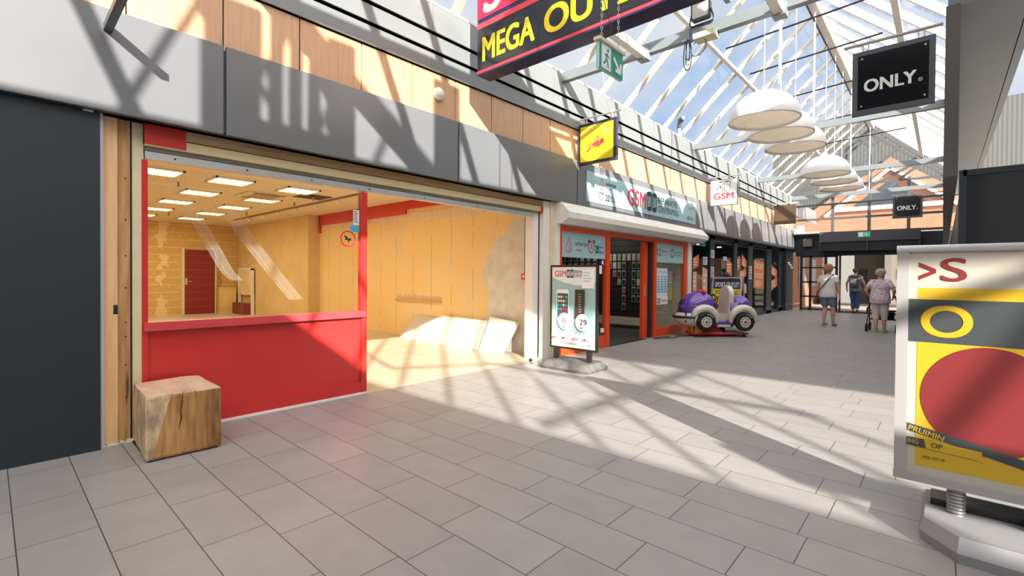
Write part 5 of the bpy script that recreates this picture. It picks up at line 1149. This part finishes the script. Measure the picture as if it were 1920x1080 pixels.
def person(loc, H, lab, rz, P, cloth, hair, shoe, female=True):
    """P: joint positions for a 1.66 m figure facing +y"""
    t = empty('person', loc, lab, 'person', rz=rz); s = H/1.66; t.scale = (s, s, s)
    fat = P.get('fat', 1)
    J, E = {}, []
    def j(k, p, r): J[k] = (p, r)
    j('pel', (0, 0, .92), (.15*fat, .115*fat)); j('wai', (0, .005, 1.06), (.135*fat, .105*fat)); j('che', (0, P.get('lean', 0)*.6, 1.20), (.145*fat, .105*fat)); j('top', (0, P.get('lean', 0)*.85, 1.325), (.07, .06)); ln = P.get('lean', 0)
    j('nec', (0, ln+.005, 1.435), .05); j('jaw', (0, ln+.03, 1.50), (.06, .065)); j('hea', (0, ln+.015, 1.565), (.075, .09)); j('cro', (0, ln, 1.61), (.055, .065))
    j('nos', (0, ln+.118, 1.53), .010); j('erL', (-.082, ln, 1.54), .012); j('erR', (.082, ln, 1.54), .012)
    E += [('pel', 'wai'), ('wai', 'che'), ('che', 'top'), ('top', 'nec'), ('nec', 'jaw'), ('jaw', 'hea'), ('hea', 'cro'), ('hea', 'nos'), ('hea', 'erL'), ('hea', 'erR')]
    for sd, q in (('L', -1), ('R', 1)):
        el, wr = P['elb'+sd], P['wri'+sd]; kn, an = P['kne'+sd], P['ank'+sd]
        sh = (q*.155*fat**.5, ln*.85, 1.345)
        j('sh'+sd, sh, .052); j('el'+sd, el, .043); j(sd+'w', wr, (.026, .022)); E += [('top', 'sh'+sd), ('sh'+sd, 'el'+sd), ('el'+sd, sd+'w')]
        hand(J, E, sd, wr, Vector(wr)-Vector(el), -q if P.get('grip') is None else 1, curl=P.get('curl', .5))
        j('hi'+sd, (q*.085, 0, .86), (.095, .10)); j('th'+sd, tuple((Vector((q*.085, 0, .86))+Vector(kn))/2), .082*fat**.5); j('kn'+sd, kn, .056); j('ca'+sd, tuple(Vector(kn)*.62+Vector(an)*.38+Vector((0, -.02, 0))), .056); j('an'+sd, an, .036)
        hl = P.get('heel'+sd, 0); ft = Vector(an)+Vector((q*.01, .15, -.055+ -hl*.03)); j('fo'+sd, tuple(ft), (.036, .02))
        E += [('pel', 'hi'+sd), ('hi'+sd, 'th'+sd), ('th'+sd, 'kn'+sd), ('kn'+sd, 'ca'+sd), ('ca'+sd, 'an'+sd), ('an'+sd, 'fo'+sd)]
    skinned('body', J, E, skin_m, t, 2, 'pel')
    for q in (-1, 1): ell((q*.03, ln+.093, 1.555), (.011, .008, .008), 10).build('eye', wht, t)
    MB().tube([(-.025, ln+.098, 1.495), (0, ln+.104, 1.49), (.025, ln+.098, 1.495)], .006, 5).build('mouth', mat('lips', (.5, .15, .13), .5), t)
    def sub(keys, edges, infl, name, m, extra=None, sb=2):
        K = {k: (J[k][0], tuple((v+infl) for v in (J[k][1] if isinstance(J[k][1], tuple) else (J[k][1],)*2))) for k in keys}
        if extra: K.update(extra)
        return skinned(name, K, edges, m, t, sb)
    # top
    sl = P.get('sleeve', .6); mb = MB(); hm = P.get('hem', .86); N = 28; rings = []
    prof = ((hm-.05, .186, .152, 0), (hm-.045, .192, .158, 0), (.94, .192, .158, 0), (1.06, .172, .138, .1), (1.16, .174, .134, .4), (1.25, .180, .128, .6), (1.31, .176, .108, .75), (1.345, .150, .088, .82), (1.375, .105, .070, .9), (1.405, .066, .060, .95), (1.40, .055, .052, .95))
    def smooth(P_, k=3):
        o = []
        for i in range(len(P_)-1):
            for q in range(k): o.append(tuple(P_[i][c]+(P_[i+1][c]-P_[i][c])*q/k for c in range(4)))
        return o+[P_[-1]]
    for z, rx, ry, lf in smooth(prof):
        rings.append([(rx*fat**(.8 if z < 1.3 else .3)*math.cos(2*math.pi*k/N), ln*lf+ry*fat**(.8 if z < 1.3 else .3)*math.sin(2*math.pi*k/N), z+.004*math.sin(5*2*math.pi*k/N)*(z < hm+.1)) for k in range(N)])
    mb.add([v for r in rings for v in r], [(i*N+k, i*N+(k+1) % N, (i+1)*N+(k+1) % N, (i+1)*N+k) for i in range(len(rings)-1) for k in range(N)], True)
    for sd, q in (('L', -1), ('R', 1)):
        a, b = Vector(J['sh'+sd][0]), Vector(J['el'+sd][0]); e = a+(b-a)*sl; d0 = Vector((q*.09, ln*.85, 1.33))
        mb.tube([d0, (d0+a)/2+Vector((0, 0, .004)), a+Vector((0, 0, -.004)), a+(b-a)*sl*.35, a+(b-a)*sl*.7, e, e+(b-a).normalized()*.002], [.055, .058, .062, .062, .061, .062, .052], 16)
    mb.build('shirt', cloth[0], t)
    # trousers
    X = {}; ed = []; tl = P.get('trouser', .8)
    for sd in 'LR':
        ed += [('pel', 'hi'+sd), ('hi'+sd, 'th'+sd)]
        a, b, c = Vector(J['th'+sd][0]), Vector(J['kn'+sd][0]), Vector(J['an'+sd][0])
        if tl < 1: X['e'+sd] = (tuple(a+(b-a)*tl), (.085, .085)); ed.append(('th'+sd, 'e'+sd))
        else: X['kk'+sd] = (tuple(b), (.086, .088)); X['e'+sd] = (tuple(b+(c-b)*(tl-1)), (.068, .068)); ed += [('th'+sd, 'kk'+sd), ('kk'+sd, 'e'+sd)]
    X['pel'] = ((0, 0, .93), (.175*fat, .138*fat)); X['wst'] = ((0, 0, 1.02), (.15*fat, .12*fat)); ed.append(('wst', 'pel'))
    sub(['hiL', 'hiR', 'thL', 'thR'], ed, .03, 'trousers', cloth[1], X)
    for sd in 'LR':
        a = Vector(J['an'+sd][0]); b = Vector(J['fo'+sd][0]); K = {'a': (tuple(a+Vector((0, -.045, -.045))), (.038, .03)), 'b': (tuple(a+(b-a)*.5+Vector((0, 0, -.012))), (.04, .032)), 'c': (tuple(b+Vector((0, .03, .0))), (.042, .022))}
        skinned('shoe', K, [('a', 'b'), ('b', 'c')], shoe, t, 2)
    hair(t, ln)
    return t, J
def hair_curly(m, r=.10, low=-.04):
    def g(t, ln):
        mb = ell((0, ln-.015, 1.575), (r, r*1.12, r*1.05)); rnd = random.Random(3)
        e = ell((0, 0, 0), (1, 1, 1), 10)
        for k in range(150):
            a = rnd.uniform(0, 6.28); z = rnd.uniform(-.6, 1); q = math.sqrt(max(0, 1-z*z)); p = (r*q*math.cos(a), ln-.02+r*1.05*q*math.sin(a), 1.575+r*z)
            if p[1] > ln+.06 and p[2] < 1.60: continue
            s_ = rnd.uniform(.013, .022); mb.add([(p[0]+v[0]*s_, p[1]+v[1]*s_, p[2]+v[2]*s_) for v in e.v], e.f, True)
        mb.v = [(x, min(y, ln+.075), z) for x, y, z in mb.v]; mb.build('hair', m, t)
    return g
def hair_short(m):
    def g(t, ln):
        mb = ell((0, ln-.012, 1.585), (.090, .10, .085)); mb.v = [(x, min(y, ln+.05) if z < 1.62 else y, max(z, 1.50)) for x, y, z in mb.v]; mb.build('hair', m, t)
    return g
# woman with shoulder bag
def cloth(name, col, **k): return mat(name, col, .85, bump=.25, bs=30, **k)
P = dict(elbL=(-.26, -.02, 1.08), wriL=(-.29, .04, .84), elbR=(.265, -.03, 1.08), wriR=(.27, .0, .82), kneL=(-.08, .02, .48), ankL=(-.075, -.06, .10), kneR=(.10, .05, .48), ankR=(.095, .08, .085), trouser=.9, sleeve=.62, hem=.84, fat=1.1)
t, J = person((-2.30, 15.3, 0), 1.66, 'woman with curly auburn hair, white T-shirt and denim shorts walking away', -.25, P, (cloth('tshirt_white', (.72, .70, .68), var=.05), cloth('denim_light', (.16, .20, .29), var=.12, vs=12)), hair_curly(mat('hair_auburn', (.46, .22, .08), .6, var=.25, vs=20), .108), mat('shoe_grey', (.18, .18, .18), .7))
MB().tube([(.13, -.10, 1.37), (.05, -.155, 1.25), (-.10, -.165, 1.05), (-.24, -.12, .84), (-.27, -.06, .76)], .012, 6).tube([(.13, -.10, 1.37), (.13, -.02, 1.42), (.10, .08, 1.34), (-.05, .15, 1.1), (-.24, .08, .84), (-.27, .0, .76)], .012, 6).build('bag_strap', blk, t)
MB().bev(-.31, -.22, -.14, .08, .60, .76, .03, 'z').build('shoulder_bag', mat('bag_brown', (.10, .07, .06), .6), t)
# elderly woman with rollator
ftex, tt, b = nodes('floral_blouse'); vec, s = sep_obj(tt)
vo = tt.nodes.new('ShaderNodeTexVoronoi'); vo.inputs['Scale'].default_value = 22; tt.links.new(vec, vo.inputs['Vector'])
c = mixc(tt, math_node(tt, 'LESS_THAN', vo.outputs['Distance'], .30), (.66, .52, .58), (.16, .07, .16)); c = mixc(tt, math_node(tt, 'GREATER_THAN', noise(tt, vec, 16, 3), .58), c, (.74, .66, .68)); tt.links.new(c, b.inputs['Base Color']); b.inputs['Roughness'].default_value = .85
P = dict(elbL=(-.30, -.03, 1.10), wriL=(-.25, .20, .93), elbR=(.30, -.03, 1.10), wriR=(.25, .20, .93), kneL=(-.08, .02, .48), ankL=(-.07, -.07, .10), kneR=(.09, .03, .48), ankR=(.09, .07, .085), trouser=1.45, sleeve=.75, hem=.82, lean=.05, fat=1.2, curl=.9)
t, J = person((-1.12, 14.45, 0), 1.53, 'elderly woman with grey hair, floral blouse and pale trousers pushing a walker', -.05, P, (ftex, cloth('trousers_cream', (.66, .58, .54), var=.04)), hair_curly(mat('hair_grey', (.50, .44, .34), .6, var=.15, vs=20), .098), mat('shoe_tan', (.45, .36, .28), .6))
t = empty('walker', (-1.09, 14.80, 0), 'dark wheeled walker held by the elderly woman', 'walker', rz=-.05)
for sx in (-1, 1):
    MB().tube([(sx*.24, -.16, .86), (sx*.24, -.05, .88), (sx*.26, .02, .80), (sx*.28, .10, .45), (sx*.29, .25, .12)], .013, 8).tube([(sx*.27, .05, .55), (sx*.29, -.10, .30), (sx*.29, -.20, .12)], .013, 8).build('side_frame', bk, t)
    MB().cyl((sx*.24, -.20, .855), (sx*.24, -.06, .88), .02, n=10).build('grip', rub, t); MB().tube([(sx*.24, -.17, .82), (sx*.25, -.08, .80)], .008, 6).build('brake_lever', blk, t)
    for y in (-.20, .27):
        w_ = empty('wheel', (sx*.29, y, .10)); w_.parent = t
        MB().lathe([(.06, -.02), (.095, -.02), (.10, 0), (.095, .02), (.06, .02)], n=20, ax='x').build('tyre', rub, w_); MB().cyl((-.015, 0, 0), (.015, 0, 0), .062, n=16).build('rim', mat('rim_grey', (.25, .25, .25), .4), w_)
MB().box(-.26, .26, -.08, .16, .50, .53).build('seat', rub, t); MB().box(-.28, .28, .08, .11, .28, .31).build('cross_bar', bk, t); MB().bev(-.20, .20, .14, .30, .28, .48, .03).build('basket', blk, t)
# man with backpack
P = dict(elbL=(-.27, .0, 1.10), wriL=(-.28, .10, .88), elbR=(.27, .0, 1.10), wriR=(.25, .16, .92), kneL=(-.07, .05, .48), ankL=(-.06, .0, .09), kneR=(.08, .0, .48), ankR=(.08, -.12, .12), trouser=1.9, sleeve=.25, hem=.85)
t, J = person((-2.42, 21.75, .0), 1.68, 'man in grey vest and blue jeans with a backpack leaving through the doors', -.1, P, (cloth('vest_grey', (.20, .20, .22)), cloth('jeans_blue', (.04, .07, .17), var=.2, vs=10)), hair_short(mat('hair_brown', (.10, .05, .03), .6)), mat('shoe_black', (.03, .03, .03), .6))
MB().bev(-.14, .14, -.29, -.13, 1.0, 1.38, .05, 'z').build('backpack', mat('pack_dark', (.07, .07, .08), .7, var=.3, vs=14), t)
MB().box(-.09, .09, -.302, -.29, 1.10, 1.28).build('backpack_pocket', mat('pack_grey', (.35, .34, .36), .7, var=.3, vs=20), t)
for q in (-1, 1): MB().tube([(q*.09, -.14, 1.38), (q*.10, 0, 1.42), (q*.11, .13, 1.3), (q*.12, .10, 1.1), (q*.13, -.13, 1.03)], .014, 6).build('backpack_strap', blk, t)
# pushchair ahead of the man
t = empty('pushchair', (-1.85, 22.5, .0), 'dark folded-hood pushchair just beyond the man in the doorway', 'pushchair')
ell((0, 0, .85), (.22, .3, .30)).build('hood', blk, t); MB().bev(-.2, .2, -.15, .35, .42, .72, .05, 'z').build('seat', blk, t)
for sx in (-1, 1):
    MB().tube([(sx*.22, -.45, 1.0), (sx*.22, -.2, .75), (sx*.22, .4, .14)], .014, 8).tube([(sx*.22, .1, .6), (sx*.22, -.3, .14)], .014, 8).build('frame', bk, t)
    for y in (-.3, .42): MB().lathe([(.05, -.02), (.11, -.02), (.115, 0), (.11, .02), (.05, .02)], (sx*.24, y, .115), 18, 'x').build('wheel', rub, t)
MB().cyl((-.22, -.45, 1.0), (.22, -.45, 1.0), .016, n=8).build('handle', rub, t)
